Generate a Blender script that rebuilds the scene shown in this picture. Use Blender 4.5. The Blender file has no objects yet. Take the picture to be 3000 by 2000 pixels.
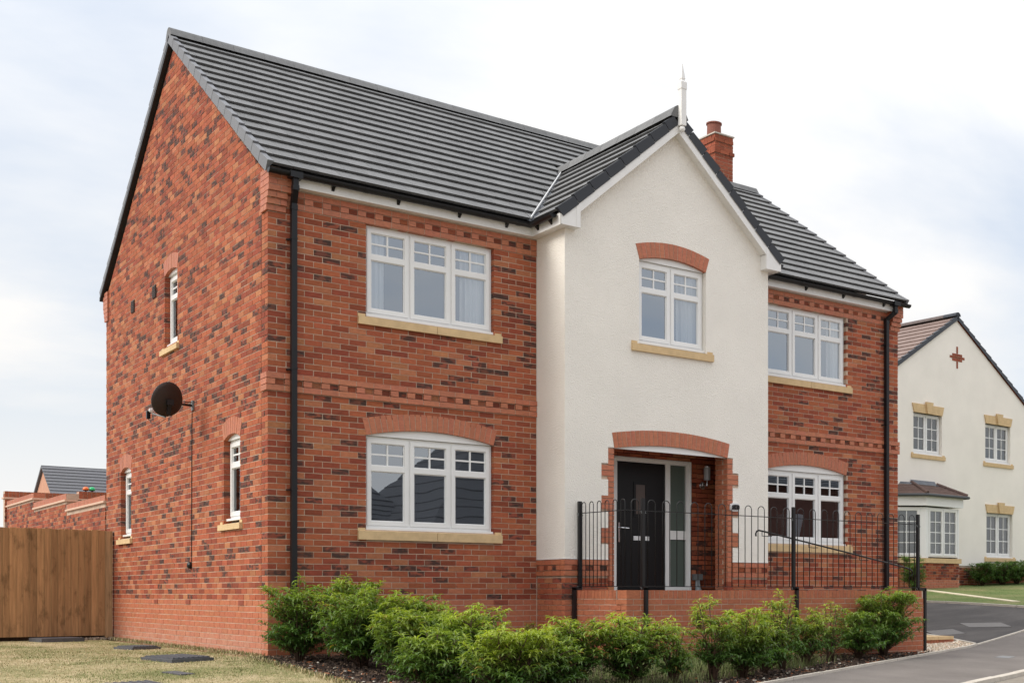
import bpy, bmesh, math, random
import numpy as np
from mathutils import Vector, Matrix
from mathutils.geometry import tessellate_polygon

random.seed(7)
rng = np.random.default_rng(7)
scene = bpy.context.scene
COL = scene.collection

# ------------------------------------------------------------------ camera, sky, sun, exposure
AL = math.radians(49.942)
CAM = Vector((-5.0985, -15.4446, 0.0815))
FPX, CXP, HYP = 3646.56, 2242.0, 1736.7          # in pixels of a 3000 x 2000 frame
cam_d = bpy.data.cameras.new('camera')
cam = bpy.data.objects.new('camera', cam_d)
COL.objects.link(cam)
cam.location = CAM
cam.rotation_euler = (math.radians(90), 0, AL - math.radians(90))
cam_d.sensor_fit = 'HORIZONTAL'
cam_d.sensor_width = 36.0
cam_d.lens = FPX / 3000 * 36
cam_d.shift_x = -(CXP - 1500) / 3000
cam_d.shift_y = (HYP - 1000) / 3000
cam_d.clip_start = 0.1
cam_d.clip_end = 3000
scene.camera = cam

SUN_EL, SUN_AZ = math.radians(38), math.radians(163)   # azimuth counter-clockwise from +X
sun_dir = Vector((math.cos(SUN_EL) * math.cos(SUN_AZ), math.cos(SUN_EL) * math.sin(SUN_AZ), math.sin(SUN_EL)))
sl = bpy.data.lights.new('sun', 'SUN')
sl.energy = 1.5
sl.angle = math.radians(28)
sl.color = (1.0, 0.95, 0.87)
so = bpy.data.objects.new('sun', sl)
so.rotation_euler = (-sun_dir).to_track_quat('-Z', 'Y').to_euler()
so.location = (0, 0, 30)
COL.objects.link(so)

world = bpy.data.worlds.new('World')
scene.world = world
world.use_nodes = True
wt = world.node_tree
for n_ in list(wt.nodes):
    wt.nodes.remove(n_)


def N(t, typ, **kw):
    n = t.nodes.new(typ)
    for k, v in kw.items():
        if k == 'inp':
            for a, b in v.items():
                n.inputs[a].default_value = b
        else:
            setattr(n, k, v)
    return n


def sky_nodes():
    t = wt
    out = N(t, 'ShaderNodeOutputWorld')
    bg = N(t, 'ShaderNodeBackground')
    bg.inputs['Strength'].default_value = 0.10
    sky = N(t, 'ShaderNodeTexSky')
    sky.sky_type = 'NISHITA'
    sky.sun_disc = False
    sky.sun_elevation = SUN_EL
    sky.sun_rotation = math.radians(90) - SUN_AZ
    sky.air_density = 1.0
    sky.dust_density = 1.5
    tc = N(t, 'ShaderNodeTexCoord')
    sep = N(t, 'ShaderNodeSeparateXYZ')
    t.links.new(tc.outputs['Generated'], sep.inputs[0])
    zc = N(t, 'ShaderNodeMath', operation='MAXIMUM', inp={1: 0.0})
    t.links.new(sep.outputs['Z'], zc.inputs[0])
    za = N(t, 'ShaderNodeMath', operation='ADD', inp={1: 0.22})
    t.links.new(zc.outputs[0], za.inputs[0])
    dv = N(t, 'ShaderNodeVectorMath', operation='DIVIDE')
    cmb = N(t, 'ShaderNodeCombineXYZ')
    for k in 'XYZ':
        t.links.new(za.outputs[0], cmb.inputs[k])
    t.links.new(tc.outputs['Generated'], dv.inputs[0])
    t.links.new(cmb.outputs[0], dv.inputs[1])
    mp = N(t, 'ShaderNodeMapping')
    mp.inputs['Rotation'].default_value = (0, 0, math.radians(35))
    mp.inputs['Scale'].default_value = (0.9, 1.25, 1.0)
    mp.inputs['Location'].default_value = (5.42, 6.75, 0.0)
    t.links.new(dv.outputs[0], mp.inputs['Vector'])
    n1 = N(t, 'ShaderNodeTexNoise', inp={'Scale': 1.15, 'Detail': 7.0, 'Roughness': 0.52, 'Distortion': 0.25})
    t.links.new(mp.outputs[0], n1.inputs['Vector'])
    cr = N(t, 'ShaderNodeValToRGB')
    cr.color_ramp.elements[0].position = 0.30
    cr.color_ramp.elements[0].color = (0.0, 0.0, 0.0, 1)
    cr.color_ramp.elements[1].position = 0.60
    cr.color_ramp.elements[1].color = (1, 1, 1, 1)
    t.links.new(n1.outputs['Fac'], cr.inputs[0])
    # towards the horizon the cloud closes up
    hz = N(t, 'ShaderNodeMapRange', inp={'From Min': 0.05, 'From Max': 0.20, 'To Min': 1.0, 'To Max': 0.0})
    t.links.new(zc.outputs[0], hz.inputs['Value'])
    cmx = N(t, 'ShaderNodeMath', operation='MAXIMUM')
    t.links.new(cr.outputs[0], cmx.inputs[0])
    t.links.new(hz.outputs[0], cmx.inputs[1])
    # the thin veil of cloud is everywhere: blue never shows more than a third through
    fac = N(t, 'ShaderNodeMapRange', inp={'To Min': 0.60, 'To Max': 1.0})
    t.links.new(cmx.outputs[0], fac.inputs['Value'])
    # overcast sky: brighter towards the zenith
    zp = N(t, 'ShaderNodeMath', operation='POWER', inp={1: 2.2})
    t.links.new(zc.outputs[0], zp.inputs[0])
    gr = N(t, 'ShaderNodeMapRange', inp={'From Min': 0.0, 'From Max': 1.0, 'To Min': 6.05, 'To Max': 16.5})
    t.links.new(zp.outputs[0], gr.inputs['Value'])
    cl = N(t, 'ShaderNodeMix', data_type='RGBA')
    cl.inputs[6].default_value = (0.80, 0.86, 0.95, 1)
    cl.inputs[7].default_value = (1.0, 0.985, 0.965, 1)
    t.links.new(cmx.outputs[0], cl.inputs[0])
    sc_ = N(t, 'ShaderNodeVectorMath', operation='SCALE')
    t.links.new(cl.outputs[2], sc_.inputs[0])
    t.links.new(gr.outputs[0], sc_.inputs['Scale'])
    mx = N(t, 'ShaderNodeMix', data_type='RGBA')
    t.links.new(fac.outputs[0], mx.inputs[0])
    t.links.new(sky.outputs[0], mx.inputs[6])
    t.links.new(sc_.outputs[0], mx.inputs[7])
    t.links.new(mx.outputs[2], bg.inputs['Color'])
    t.links.new(bg.outputs[0], out.inputs['Surface'])


sky_nodes()
vs = scene.view_settings
vs.view_transform = 'Standard'
vs.look = 'None'
vs.exposure = 0.68
vs.gamma = 1.0
vs.use_curve_mapping = False

# ------------------------------------------------------------------ helpers
SA, CA = math.sin(AL), math.cos(AL)


def project(p):
    d = Vector(p) - CAM
    dep = d.x * CA + d.y * SA
    lat = d.x * SA - d.y * CA
    if dep < 0.3:
        return None
    return CXP + FPX * lat / dep, HYP - FPX * d.z / dep


def tag(o, label=None, cat=None, group=None, kind=None):
    if label:
        o['label'] = label
    if cat:
        o['category'] = cat
    if group:
        o['group'] = group
    if kind:
        o['kind'] = kind
    return o


def empty(name, label=None, cat=None, loc=(0, 0, 0), rotz=0.0, group=None, parent=None):
    o = bpy.data.objects.new(name, None)
    o.empty_display_size = 0.2
    COL.objects.link(o)
    o.location = loc
    o.rotation_euler = (0, 0, rotz)
    if parent:
        o.parent = parent
    return tag(o, label, cat, group)


class MB:
    """collects faces (with an optional colour) and links them as one mesh"""

    def __init__(self):
        self.v, self.f, self.c, self.sm = [], [], [], False

    def add(self, verts, faces, col=None):
        b = len(self.v)
        self.v += [tuple(p) for p in verts]
        self.f += [tuple(b + i for i in f) for f in faces]
        if col is not None:
            self.c += [col] * len(verts)
        return self

    def box(self, a, b, M=None, col=None):
        (x0, y0, z0), (x1, y1, z1) = a, b
        vs_ = [(x0, y0, z0), (x1, y0, z0), (x1, y1, z0), (x0, y1, z0), (x0, y0, z1), (x1, y0, z1), (x1, y1, z1), (x0, y1, z1)]
        if M:
            vs_ = [M(*p) for p in vs_]
        return self.add(vs_, [(0, 3, 2, 1), (4, 5, 6, 7), (0, 1, 5, 4), (1, 2, 6, 5), (2, 3, 7, 6), (3, 0, 4, 7)], col)

    def hexa(self, p8, col=None):
        return self.add(p8, [(0, 3, 2, 1), (4, 5, 6, 7), (0, 1, 5, 4), (1, 2, 6, 5), (2, 3, 7, 6), (3, 0, 4, 7)], col)

    def tube(self, path, r, n=8, cap=True, col=None, square=False, up=None):
        path = [Vector(p) for p in path]
        rings = []
        for i, p in enumerate(path):
            if i == 0:
                d = path[1] - p
            elif i == len(path) - 1:
                d = p - path[i - 1]
            else:
                d = (path[i + 1] - p).normalized() + (p - path[i - 1]).normalized()
            d.normalize()
            u_ = Vector(up) if up else (Vector((0, 0, 1)) if abs(d.z) < 0.9 else Vector((0, 1, 0)))
            a = d.cross(u_).normalized()
            b = d.cross(a).normalized()
            rr = r[i] if isinstance(r, (list, tuple)) else r
            off = math.pi / 4 if square else 0.0
            k = rr * (math.sqrt(2) if square else 1)
            rings.append([p + a * (k * math.cos(2 * math.pi * j / n + off)) + b * (k * math.sin(2 * math.pi * j / n + off)) for j in range(n)])
        vs_ = [q for ring in rings for q in ring]
        fs = []
        for i in range(len(rings) - 1):
            for j in range(n):
                fs.append((i * n + j, i * n + (j + 1) % n, (i + 1) * n + (j + 1) % n, (i + 1) * n + j))
        if cap:
            fs.append(tuple(range(n)))
            fs.append(tuple((len(rings) - 1) * n + j for j in range(n)))
        return self.add(vs_, fs, col)

    def lathe(self, prof, center, n=16, axis=None, col=None):
        """profile of (radius, height) turned about the axis through center"""
        c0 = Vector(center)
        ax = Vector(axis).normalized() if axis else Vector((0, 0, 1))
        u_ = ax.orthogonal().normalized()
        w_ = ax.cross(u_)
        vs_ = [c0 + ax * h + (u_ * math.cos(2 * math.pi * j / n) + w_ * math.sin(2 * math.pi * j / n)) * r for r, h in prof for j in range(n)]
        fs = []
        for i in range(len(prof) - 1):
            for j in range(n):
                fs.append((i * n + j, i * n + (j + 1) % n, (i + 1) * n + (j + 1) % n, (i + 1) * n + j))
        fs.append(tuple(range(n)))
        fs.append(tuple((len(prof) - 1) * n + j for j in range(n)))
        return self.add(vs_, fs, col)

    def panel(self, outer, holes, M, w0, w1, col=None):
        """a flat slab: 2-D outline (s,z) with holes, from depth w0 to w1"""
        loops = [[Vector((p[0], p[1], 0)) for p in outer]] + [[Vector((p[0], p[1], 0)) for p in h] for h in holes]
        tri = tessellate_polygon(loops)
        flat = [p for l in loops for p in l]
        n = len(flat)
        vs_ = [M(p.x, w0, p.y) for p in flat] + [M(p.x, w1, p.y) for p in flat]
        fs = [tuple(t) for t in tri] + [tuple(i + n for i in t) for t in tri]
        b = 0
        for l in loops:
            m = len(l)
            for i in range(m):
                j = (i + 1) % m
                fs.append((b + i, b + j, b + j + n, b + i + n))
            b += m
        return self.add(vs_, fs, col)

    def build(self, name, mat, parent=None, smooth=False, label=None, recalc=True, kind=None):
        me = bpy.data.meshes.new(name)
        me.from_pydata([tuple(p) for p in self.v], [], self.f)
        if self.c:
            at = me.color_attributes.new('Col', 'FLOAT_COLOR', 'POINT')
            at.data.foreach_set('color', np.array(self.c, dtype=np.float32).ravel())
        if recalc:
            bm = bmesh.new()
            bm.from_mesh(me)
            bmesh.ops.recalc_face_normals(bm, faces=bm.faces)
            bm.to_mesh(me)
            bm.free()
        me.materials.append(mat)
        if smooth:
            me.polygons.foreach_set('use_smooth', [True] * len(me.polygons))
        o = bpy.data.objects.new(name, me)
        COL.objects.link(o)
        if parent:
            o.parent = parent
        if label:
            o['label'] = label
        if kind:
            o['kind'] = kind
        return o


# wall frames: (s along the wall, w inwards, z up) -> world
def front(y0):
    return lambda s, w, z: Vector((s, y0 + w, z))


def side(x0):
    return lambda s, w, z: Vector((x0 + w, s, z))


# ------------------------------------------------------------------ materials
def mat(name, color=(0.5, 0.5, 0.5), rough=0.6, spec=0.4, metal=0.0, bump=0.0, bscale=40, var=0.0, vscale=6, attr=False, detail=4):
    m = bpy.data.materials.new(name)
    m.use_nodes = True
    t = m.node_tree
    b = t.nodes['Principled BSDF']
    b.inputs['Roughness'].default_value = rough
    b.inputs['Metallic'].default_value = metal
    b.inputs['Specular IOR Level'].default_value = spec
    geo = N(t, 'ShaderNodeNewGeometry')
    if attr:
        a = N(t, 'ShaderNodeAttribute', attribute_name='Col')
        src = a.outputs['Color']
    else:
        rgb = N(t, 'ShaderNodeRGB')
        rgb.outputs[0].default_value = (*color, 1)
        src = rgb.outputs[0]
    if var > 0:
        nz = N(t, 'ShaderNodeTexNoise', inp={'Scale': vscale, 'Detail': 5.0, 'Roughness': 0.6})
        t.links.new(geo.outputs['Position'], nz.inputs['Vector'])
        mr = N(t, 'ShaderNodeMapRange', inp={'From Min': 0.3, 'From Max': 0.7, 'To Min': 1 - var, 'To Max': 1 + var})
        t.links.new(nz.outputs['Fac'], mr.inputs['Value'])
        sc_ = N(t, 'ShaderNodeVectorMath', operation='SCALE')
        t.links.new(src, sc_.inputs[0])
        t.links.new(mr.outputs[0], sc_.inputs['Scale'])
        src = sc_.outputs[0]
    t.links.new(src, b.inputs['Base Color'])
    if bump > 0:
        nb = N(t, 'ShaderNodeTexNoise', inp={'Scale': bscale, 'Detail': float(detail), 'Roughness': 0.6})
        t.links.new(geo.outputs['Position'], nb.inputs['Vector'])
        bp = N(t, 'ShaderNodeBump', inp={'Strength': min(1.0, bump), 'Distance': 0.01})
        t.links.new(nb.outputs['Fac'], bp.inputs['Height'])
        t.links.new(bp.outputs[0], b.inputs['Normal'])
    return m


def brick_mat():
    m = bpy.data.materials.new('brick')
    m.use_nodes = True
    t = m.node_tree
    b = t.nodes['Principled BSDF']
    b.inputs['Roughness'].default_value = 0.88
    b.inputs['Specular IOR Level'].default_value = 0.25
    geo = N(t, 'ShaderNodeNewGeometry')
    a = N(t, 'ShaderNodeAttribute', attribute_name='Col')
    # mottled fired face
    n1 = N(t, 'ShaderNodeTexNoise', inp={'Scale': 16.0, 'Detail': 5.0, 'Roughness': 0.65})
    n2 = N(t, 'ShaderNodeTexNoise', inp={'Scale': 110.0, 'Detail': 3.0, 'Roughness': 0.7})
    mpg = N(t, 'ShaderNodeMapping')
    mpg.inputs['Scale'].default_value = (1.0, 1.0, 2.2)
    t.links.new(geo.outputs['Position'], mpg.inputs['Vector'])
    t.links.new(mpg.outputs[0], n1.inputs['Vector'])
    t.links.new(geo.outputs['Position'], n2.inputs['Vector'])
    v1 = N(t, 'ShaderNodeMapRange', inp={'From Min': 0.3, 'From Max': 0.7, 'To Min': 0.82, 'To Max': 1.18})
    t.links.new(n1.outputs['Fac'], v1.inputs['Value'])
    v2 = N(t, 'ShaderNodeMapRange', inp={'From Min': 0.3, 'From Max': 0.7, 'To Min': 0.90, 'To Max': 1.10})
    t.links.new(n2.outputs['Fac'], v2.inputs['Value'])
    mu = N(t, 'ShaderNodeMath', operation='MULTIPLY')
    t.links.new(v1.outputs[0], mu.inputs[0])
    t.links.new(v2.outputs[0], mu.inputs[1])
    s1 = N(t, 'ShaderNodeVectorMath', operation='SCALE')
    t.links.new(a.outputs['Color'], s1.inputs[0])
    t.links.new(mu.outputs[0], s1.inputs['Scale'])
    # burnt patches: where the attribute's alpha allows them
    n3 = N(t, 'ShaderNodeTexNoise', inp={'Scale': 8.5, 'Detail': 4.0, 'Roughness': 0.6})
    t.links.new(mpg.outputs[0], n3.inputs['Vector'])
    r3 = N(t, 'ShaderNodeMapRange', inp={'From Min': 0.44, 'From Max': 0.54, 'To Min': 0.0, 'To Max': 1.0})
    t.links.new(n3.outputs['Fac'], r3.inputs['Value'])
    m3 = N(t, 'ShaderNodeMath', operation='MULTIPLY')
    t.links.new(r3.outputs[0], m3.inputs[0])
    t.links.new(a.outputs['Alpha'], m3.inputs[1])
    mx = N(t, 'ShaderNodeMix', data_type='RGBA')
    mx.inputs[7].default_value = (0.066, 0.037, 0.030, 1)
    t.links.new(m3.outputs[0], mx.inputs[0])
    t.links.new(s1.outputs[0], mx.inputs[6])
    t.links.new(mx.outputs[2], b.inputs['Base Color'])
    rr = N(t, 'ShaderNodeMapRange', inp={'From Min': -0.5, 'From Max': 0.0, 'To Min': 0.52, 'To Max': 0.88})
    t.links.new(a.outputs['Alpha'], rr.inputs['Value'])
    t.links.new(rr.outputs[0], b.inputs['Roughness'])
    sp = N(t, 'ShaderNodeMapRange', inp={'From Min': -0.5, 'From Max': 0.0, 'To Min': 0.5, 'To Max': 0.25})
    t.links.new(a.outputs['Alpha'], sp.inputs['Value'])
    t.links.new(sp.outputs[0], b.inputs['Specular IOR Level'])
    nb = N(t, 'ShaderNodeTexNoise', inp={'Scale': 55.0, 'Detail': 5.0, 'Roughness': 0.65})
    t.links.new(mpg.outputs[0], nb.inputs['Vector'])
    bp = N(t, 'ShaderNodeBump', inp={'Strength': 0.45, 'Distance': 0.006})
    t.links.new(nb.outputs['Fac'], bp.inputs['Height'])
    t.links.new(bp.outputs[0], b.inputs['Normal'])
    return m


def render_mat():
    m = mat('roughcast_render', (0.88, 0.835, 0.765), rough=0.92, spec=0.2, var=0.035, vscale=1.3)
    t = m.node_tree
    b = t.nodes['Principled BSDF']
    geo = N(t, 'ShaderNodeNewGeometry')
    vo = N(t, 'ShaderNodeTexVoronoi', inp={'Scale': 75.0, 'Randomness': 1.0})
    vo.feature = 'SMOOTH_F1'
    n1 = N(t, 'ShaderNodeTexNoise', inp={'Scale': 52.0, 'Detail': 5.0, 'Roughness': 0.6, 'Distortion': 0.5})
    mp = N(t, 'ShaderNodeMapping')
    mp.inputs['Rotation'].default_value = (0, math.radians(30), 0)
    mp.inputs['Scale'].default_value = (0.8, 1.0, 1.5)
    t.links.new(geo.outputs['Position'], mp.inputs['Vector'])
    t.links.new(mp.outputs[0], n1.inputs['Vector'])
    t.links.new(mp.outputs[0], vo.inputs['Vector'])
    ad = N(t, 'ShaderNodeMath', operation='ADD')
    t.links.new(vo.outputs['Distance'], ad.inputs[0])
    t.links.new(n1.outputs['Fac'], ad.inputs[1])
    bp = N(t, 'ShaderNodeBump', inp={'Strength': 0.7, 'Distance': 0.013})
    t.links.new(ad.outputs[0], bp.inputs['Height'])
    t.links.new(bp.outputs[0], b.inputs['Normal'])
    return m


def glass_mat(name, tint=(0.80, 0.88, 0.97), base=0.12, k=4.0, trans=(0.75, 0.8, 0.8)):
    m = bpy.data.materials.new(name)
    m.use_nodes = True
    t = m.node_tree
    t.nodes.remove(t.nodes['Principled BSDF'])
    out = t.nodes['Material Output']
    gl = N(t, 'ShaderNodeBsdfGlossy')
    gl.inputs['Color'].default_value = (*tint, 1)
    gl.inputs['Roughness'].default_value = 0.0
    tr = N(t, 'ShaderNodeBsdfTransparent')
    tr.inputs['Color'].default_value = (*trans, 1)
    # several surfaces of a double-glazed unit add up
    fr = N(t, 'ShaderNodeFresnel', inp={'IOR': 1.5})
    ma = N(t, 'ShaderNodeMath', operation='MULTIPLY_ADD', inp={1: k, 2: base})
    ma.use_clamp = True
    t.links.new(fr.outputs[0], ma.inputs[0])
    mx = N(t, 'ShaderNodeMixShader')
    t.links.new(ma.outputs[0], mx.inputs[0])
    t.links.new(tr.outputs[0], mx.inputs[1])
    t.links.new(gl.outputs[0], mx.inputs[2])
    t.links.new(mx.outputs[0], out.inputs['Surface'])
    # old float glass is never quite flat
    geo = N(t, 'ShaderNodeNewGeometry')
    nb = N(t, 'ShaderNodeTexNoise', inp={'Scale': 1.6, 'Detail': 1.0})
    t.links.new(geo.outputs['Position'], nb.inputs['Vector'])
    bp = N(t, 'ShaderNodeBump', inp={'Strength': 0.06, 'Distance': 0.02})
    t.links.new(nb.outputs['Fac'], bp.inputs['Height'])
    t.links.new(bp.outputs[0], gl.inputs['Normal'])
    return m


def leaf_mat():
    m = bpy.data.materials.new('leaf')
    m.use_nodes = True
    t = m.node_tree
    b = t.nodes['Principled BSDF']
    out = t.nodes['Material Output']
    b.inputs['Roughness'].default_value = 0.42
    b.inputs['Specular IOR Level'].default_value = 0.45
    a = N(t, 'ShaderNodeAttribute', attribute_name='Col')
    t.links.new(a.outputs['Color'], b.inputs['Base Color'])
    tl = N(t, 'ShaderNodeBsdfTranslucent')
    sc_ = N(t, 'ShaderNodeVectorMath', operation='MULTIPLY')
    sc_.inputs[1].default_value = (1.5, 1.6, 0.7)
    t.links.new(a.outputs['Color'], sc_.inputs[0])
    t.links.new(sc_.outputs[0], tl.inputs['Color'])
    mx = N(t, 'ShaderNodeMixShader', inp={0: 0.36})
    t.links.new(b.outputs[0], mx.inputs[1])
    t.links.new(tl.outputs[0], mx.inputs[2])
    t.links.new(mx.outputs[0], out.inputs['Surface'])
    return m


def ramp_ground(name, stops, scale=3.0, rough=0.95, bump=0.5, bscale=60, scale2=30.0, w2=0.5, stretch=(1, 1, 1)):
    m = bpy.data.materials.new(name)
    m.use_nodes = True
    t = m.node_tree
    b = t.nodes['Principled BSDF']
    b.inputs['Roughness'].default_value = rough
    b.inputs['Specular IOR Level'].default_value = 0.2
    geo = N(t, 'ShaderNodeNewGeometry')
    mp = N(t, 'ShaderNodeMapping')
    mp.inputs['Scale'].default_value = stretch
    t.links.new(geo.outputs['Position'], mp.inputs['Vector'])
    n1 = N(t, 'ShaderNodeTexNoise', inp={'Scale': scale, 'Detail': 6.0, 'Roughness': 0.62})
    n2 = N(t, 'ShaderNodeTexNoise', inp={'Scale': scale2, 'Detail': 4.0, 'Roughness': 0.7})
    t.links.new(mp.outputs[0], n1.inputs['Vector'])
    t.links.new(mp.outputs[0], n2.inputs['Vector'])
    mx = N(t, 'ShaderNodeMix', data_type='FLOAT', inp={0: w2})
    t.links.new(n1.outputs['Fac'], mx.inputs[2])
    t.links.new(n2.outputs['Fac'], mx.inputs[3])
    cr = N(t, 'ShaderNodeValToRGB')
    els = cr.color_ramp.elements
    while len(els) < len(stops):
        els.new(0.5)
    for e, (p, c) in zip(els, stops):
        e.position = p
        e.color = (*c, 1)
    t.links.new(mx.outputs[0], cr.inputs[0])
    t.links.new(cr.outputs[0], b.inputs['Base Color'])
    nb = N(t, 'ShaderNodeTexNoise', inp={'Scale': bscale, 'Detail': 5.0, 'Roughness': 0.7})
    t.links.new(mp.outputs[0], nb.inputs['Vector'])
    bp = N(t, 'ShaderNodeBump', inp={'Strength': bump, 'Distance': 0.02})
    t.links.new(nb.outputs['Fac'], bp.inputs['Height'])
    t.links.new(bp.outputs[0], b.inputs['Normal'])
    return m


def wood_mat():
    m = bpy.data.materials.new('fence_wood')
    m.use_nodes = True
    t = m.node_tree
    b = t.nodes['Principled BSDF']
    b.inputs['Roughness'].default_value = 0.8
    b.inputs['Specular IOR Level'].default_value = 0.2
    geo = N(t, 'ShaderNodeNewGeometry')
    a = N(t, 'ShaderNodeAttribute', attribute_name='Col')
    mp = N(t, 'ShaderNodeMapping')
    mp.inputs['Scale'].default_value = (26, 26, 1.6)
    t.links.new(geo.outputs['Position'], mp.inputs['Vector'])
    n1 = N(t, 'ShaderNodeTexNoise', inp={'Scale': 1.0, 'Detail': 5.0, 'Roughness': 0.6, 'Distortion': 0.5})
    t.links.new(mp.outputs[0], n1.inputs['Vector'])
    mr = N(t, 'ShaderNodeMapRange', inp={'From Min': 0.3, 'From Max': 0.7, 'To Min': 0.72, 'To Max': 1.22})
    t.links.new(n1.outputs['Fac'], mr.inputs['Value'])
    # knots and stains
    mp2 = N(t, 'ShaderNodeMapping')
    mp2.inputs['Scale'].default_value = (6, 6, 2.6)
    t.links.new(geo.outputs['Position'], mp2.inputs['Vector'])
    n2 = N(t, 'ShaderNodeTexNoise', inp={'Scale': 1.0, 'Detail': 5.0, 'Roughness': 0.65})
    t.links.new(mp2.outputs[0], n2.inputs['Vector'])
    m2 = N(t, 'ShaderNodeMapRange', inp={'From Min': 0.30, 'From Max': 0.46, 'To Min': 0.52, 'To Max': 1.0})
    t.links.new(n2.outputs['Fac'], m2.inputs['Value'])
    mu = N(t, 'ShaderNodeMath', operation='MULTIPLY')
    t.links.new(mr.outputs[0], mu.inputs[0])
    t.links.new(m2.outputs[0], mu.inputs[1])
    s1 = N(t, 'ShaderNodeVectorMath', operation='SCALE')
    t.links.new(a.outputs['Color'], s1.inputs[0])
    t.links.new(mu.outputs[0], s1.inputs['Scale'])
    t.links.new(s1.outputs[0], b.inputs['Base Color'])
    bp = N(t, 'ShaderNodeBump', inp={'Strength': 0.35, 'Distance': 0.004})
    t.links.new(n1.outputs['Fac'], bp.inputs['Height'])
    t.links.new(bp.outputs[0], b.inputs['Normal'])
    return m


M_BRICK = brick_mat()
M_MORTAR = mat('mortar', (0.54, 0.41, 0.315), rough=0.95, spec=0.1, bump=0.4, bscale=160, var=0.18, vscale=3)
M_RENDER = render_mat()
M_NRENDER = mat('cream_render', (0.87, 0.82, 0.75), rough=0.92, spec=0.2, bump=0.5, bscale=45, var=0.04, vscale=1.2)
M_WHITE = mat('white_upvc', (0.80, 0.795, 0.785), rough=0.32, spec=0.45, var=0.02, vscale=3)
M_WOODWHITE = mat('white_painted_board', (0.78, 0.765, 0.745), rough=0.45, spec=0.4, var=0.04, vscale=4)
M_STONE = mat('buff_stone', (0.63, 0.455, 0.255), rough=0.85, spec=0.2, bump=0.25, bscale=120, var=0.10, vscale=9)
M_TILE = mat('grey_concrete_tile', attr=True, rough=0.62, spec=0.35, bump=0.2, bscale=90, var=0.16, vscale=14)
M_UNDER = mat('roof_underlay', (0.02, 0.02, 0.02), rough=0.9)
M_BLACK = mat('black_upvc', (0.008, 0.008, 0.009), rough=0.35, spec=0.35)
M_BLACKDARK = mat('black_verge', (0.012, 0.012, 0.013), rough=0.5)
M_IRON = mat('black_painted_steel', (0.010, 0.010, 0.011), rough=0.38, spec=0.5)
M_PIPE = mat('anthracite_downpipe', (0.012, 0.012, 0.014), rough=0.4, spec=0.3)
M_DOOR = mat('black_door', (0.006, 0.006, 0.007), rough=0.4, spec=0.3, bump=0.15, bscale=30)
M_CHROME = mat('chrome', (0.75, 0.75, 0.76), rough=0.16, metal=1.0)
M_GLASS = glass_mat('window_glass', tint=(0.84, 0.91, 1.0), base=0.17, k=4.0, trans=(0.88, 0.9, 0.9))
M_GLASSD = glass_mat('dark_window_glass', tint=(0.7, 0.74, 0.78), base=0.05, k=1.2, trans=(0.6, 0.62, 0.6))
M_FROST = mat('frosted_glass', (0.10, 0.125, 0.11), rough=0.18, spec=0.6)
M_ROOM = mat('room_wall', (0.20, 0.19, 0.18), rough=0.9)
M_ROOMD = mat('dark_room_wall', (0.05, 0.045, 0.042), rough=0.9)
M_CURTAIN = mat('white_curtain', (0.88, 0.88, 0.87), rough=0.9, spec=0.1)
M_BLUE = mat('pale_blue_fabric', (0.55, 0.68, 0.78), rough=0.85)
M_LEAD = mat('lead_flashing', (0.12, 0.13, 0.15), rough=0.55, bump=0.15, bscale=20, var=0.15, vscale=5)
M_VALLEY = mat('valley_trough', (0.62, 0.62, 0.62), rough=0.4)
M_TERRA = mat('terracotta', (0.36, 0.10, 0.06), rough=0.75, var=0.08, vscale=20)
M_POT = mat('clay_pot', (0.23, 0.085, 0.06), rough=0.8, var=0.12, vscale=14)
M_CONC = mat('pale_concrete', (0.52, 0.47, 0.405), rough=0.9, bump=0.3, bscale=70, var=0.12, vscale=6)
M_LEAF = leaf_mat()
M_STEM = mat('stem_bark', (0.085, 0.048, 0.03), rough=0.85, var=0.3, vscale=30)
M_WOOD = wood_mat()
M_BROWNTILE = mat('brown_concrete_tile', attr=True, rough=0.8, spec=0.25, bump=0.2, bscale=60, var=0.14, vscale=8)
M_DISH = mat('brown_mesh_dish', (0.032, 0.020, 0.016), rough=0.55, spec=0.3)
M_GREY = mat('grey_plastic', (0.17, 0.18, 0.18), rough=0.5)
M_PALEGREY = mat('pale_grey_plastic', (0.34, 0.37, 0.39), rough=0.5)
M_LAMPGLASS = mat('lamp_glass', (0.42, 0.43, 0.46), rough=0.2, spec=0.5)
M_COVER = mat('slate_grey_cover', (0.085, 0.084, 0.092), rough=0.7, bump=0.3, bscale=90, var=0.2, vscale=12)
M_ORANGE = mat('orange_plastic', (0.75, 0.16, 0.03), rough=0.35)
M_GREEN = mat('green_plastic', (0.02, 0.45, 0.16), rough=0.35)
M_CHIP = mat('bark_chip', attr=True, rough=0.9)
M_PEBBLE = mat('white_pebble', attr=True, rough=0.8, var=0.1, vscale=40)
M_BLADE = mat('grass_blade', attr=True, rough=0.8, spec=0.2)

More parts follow.
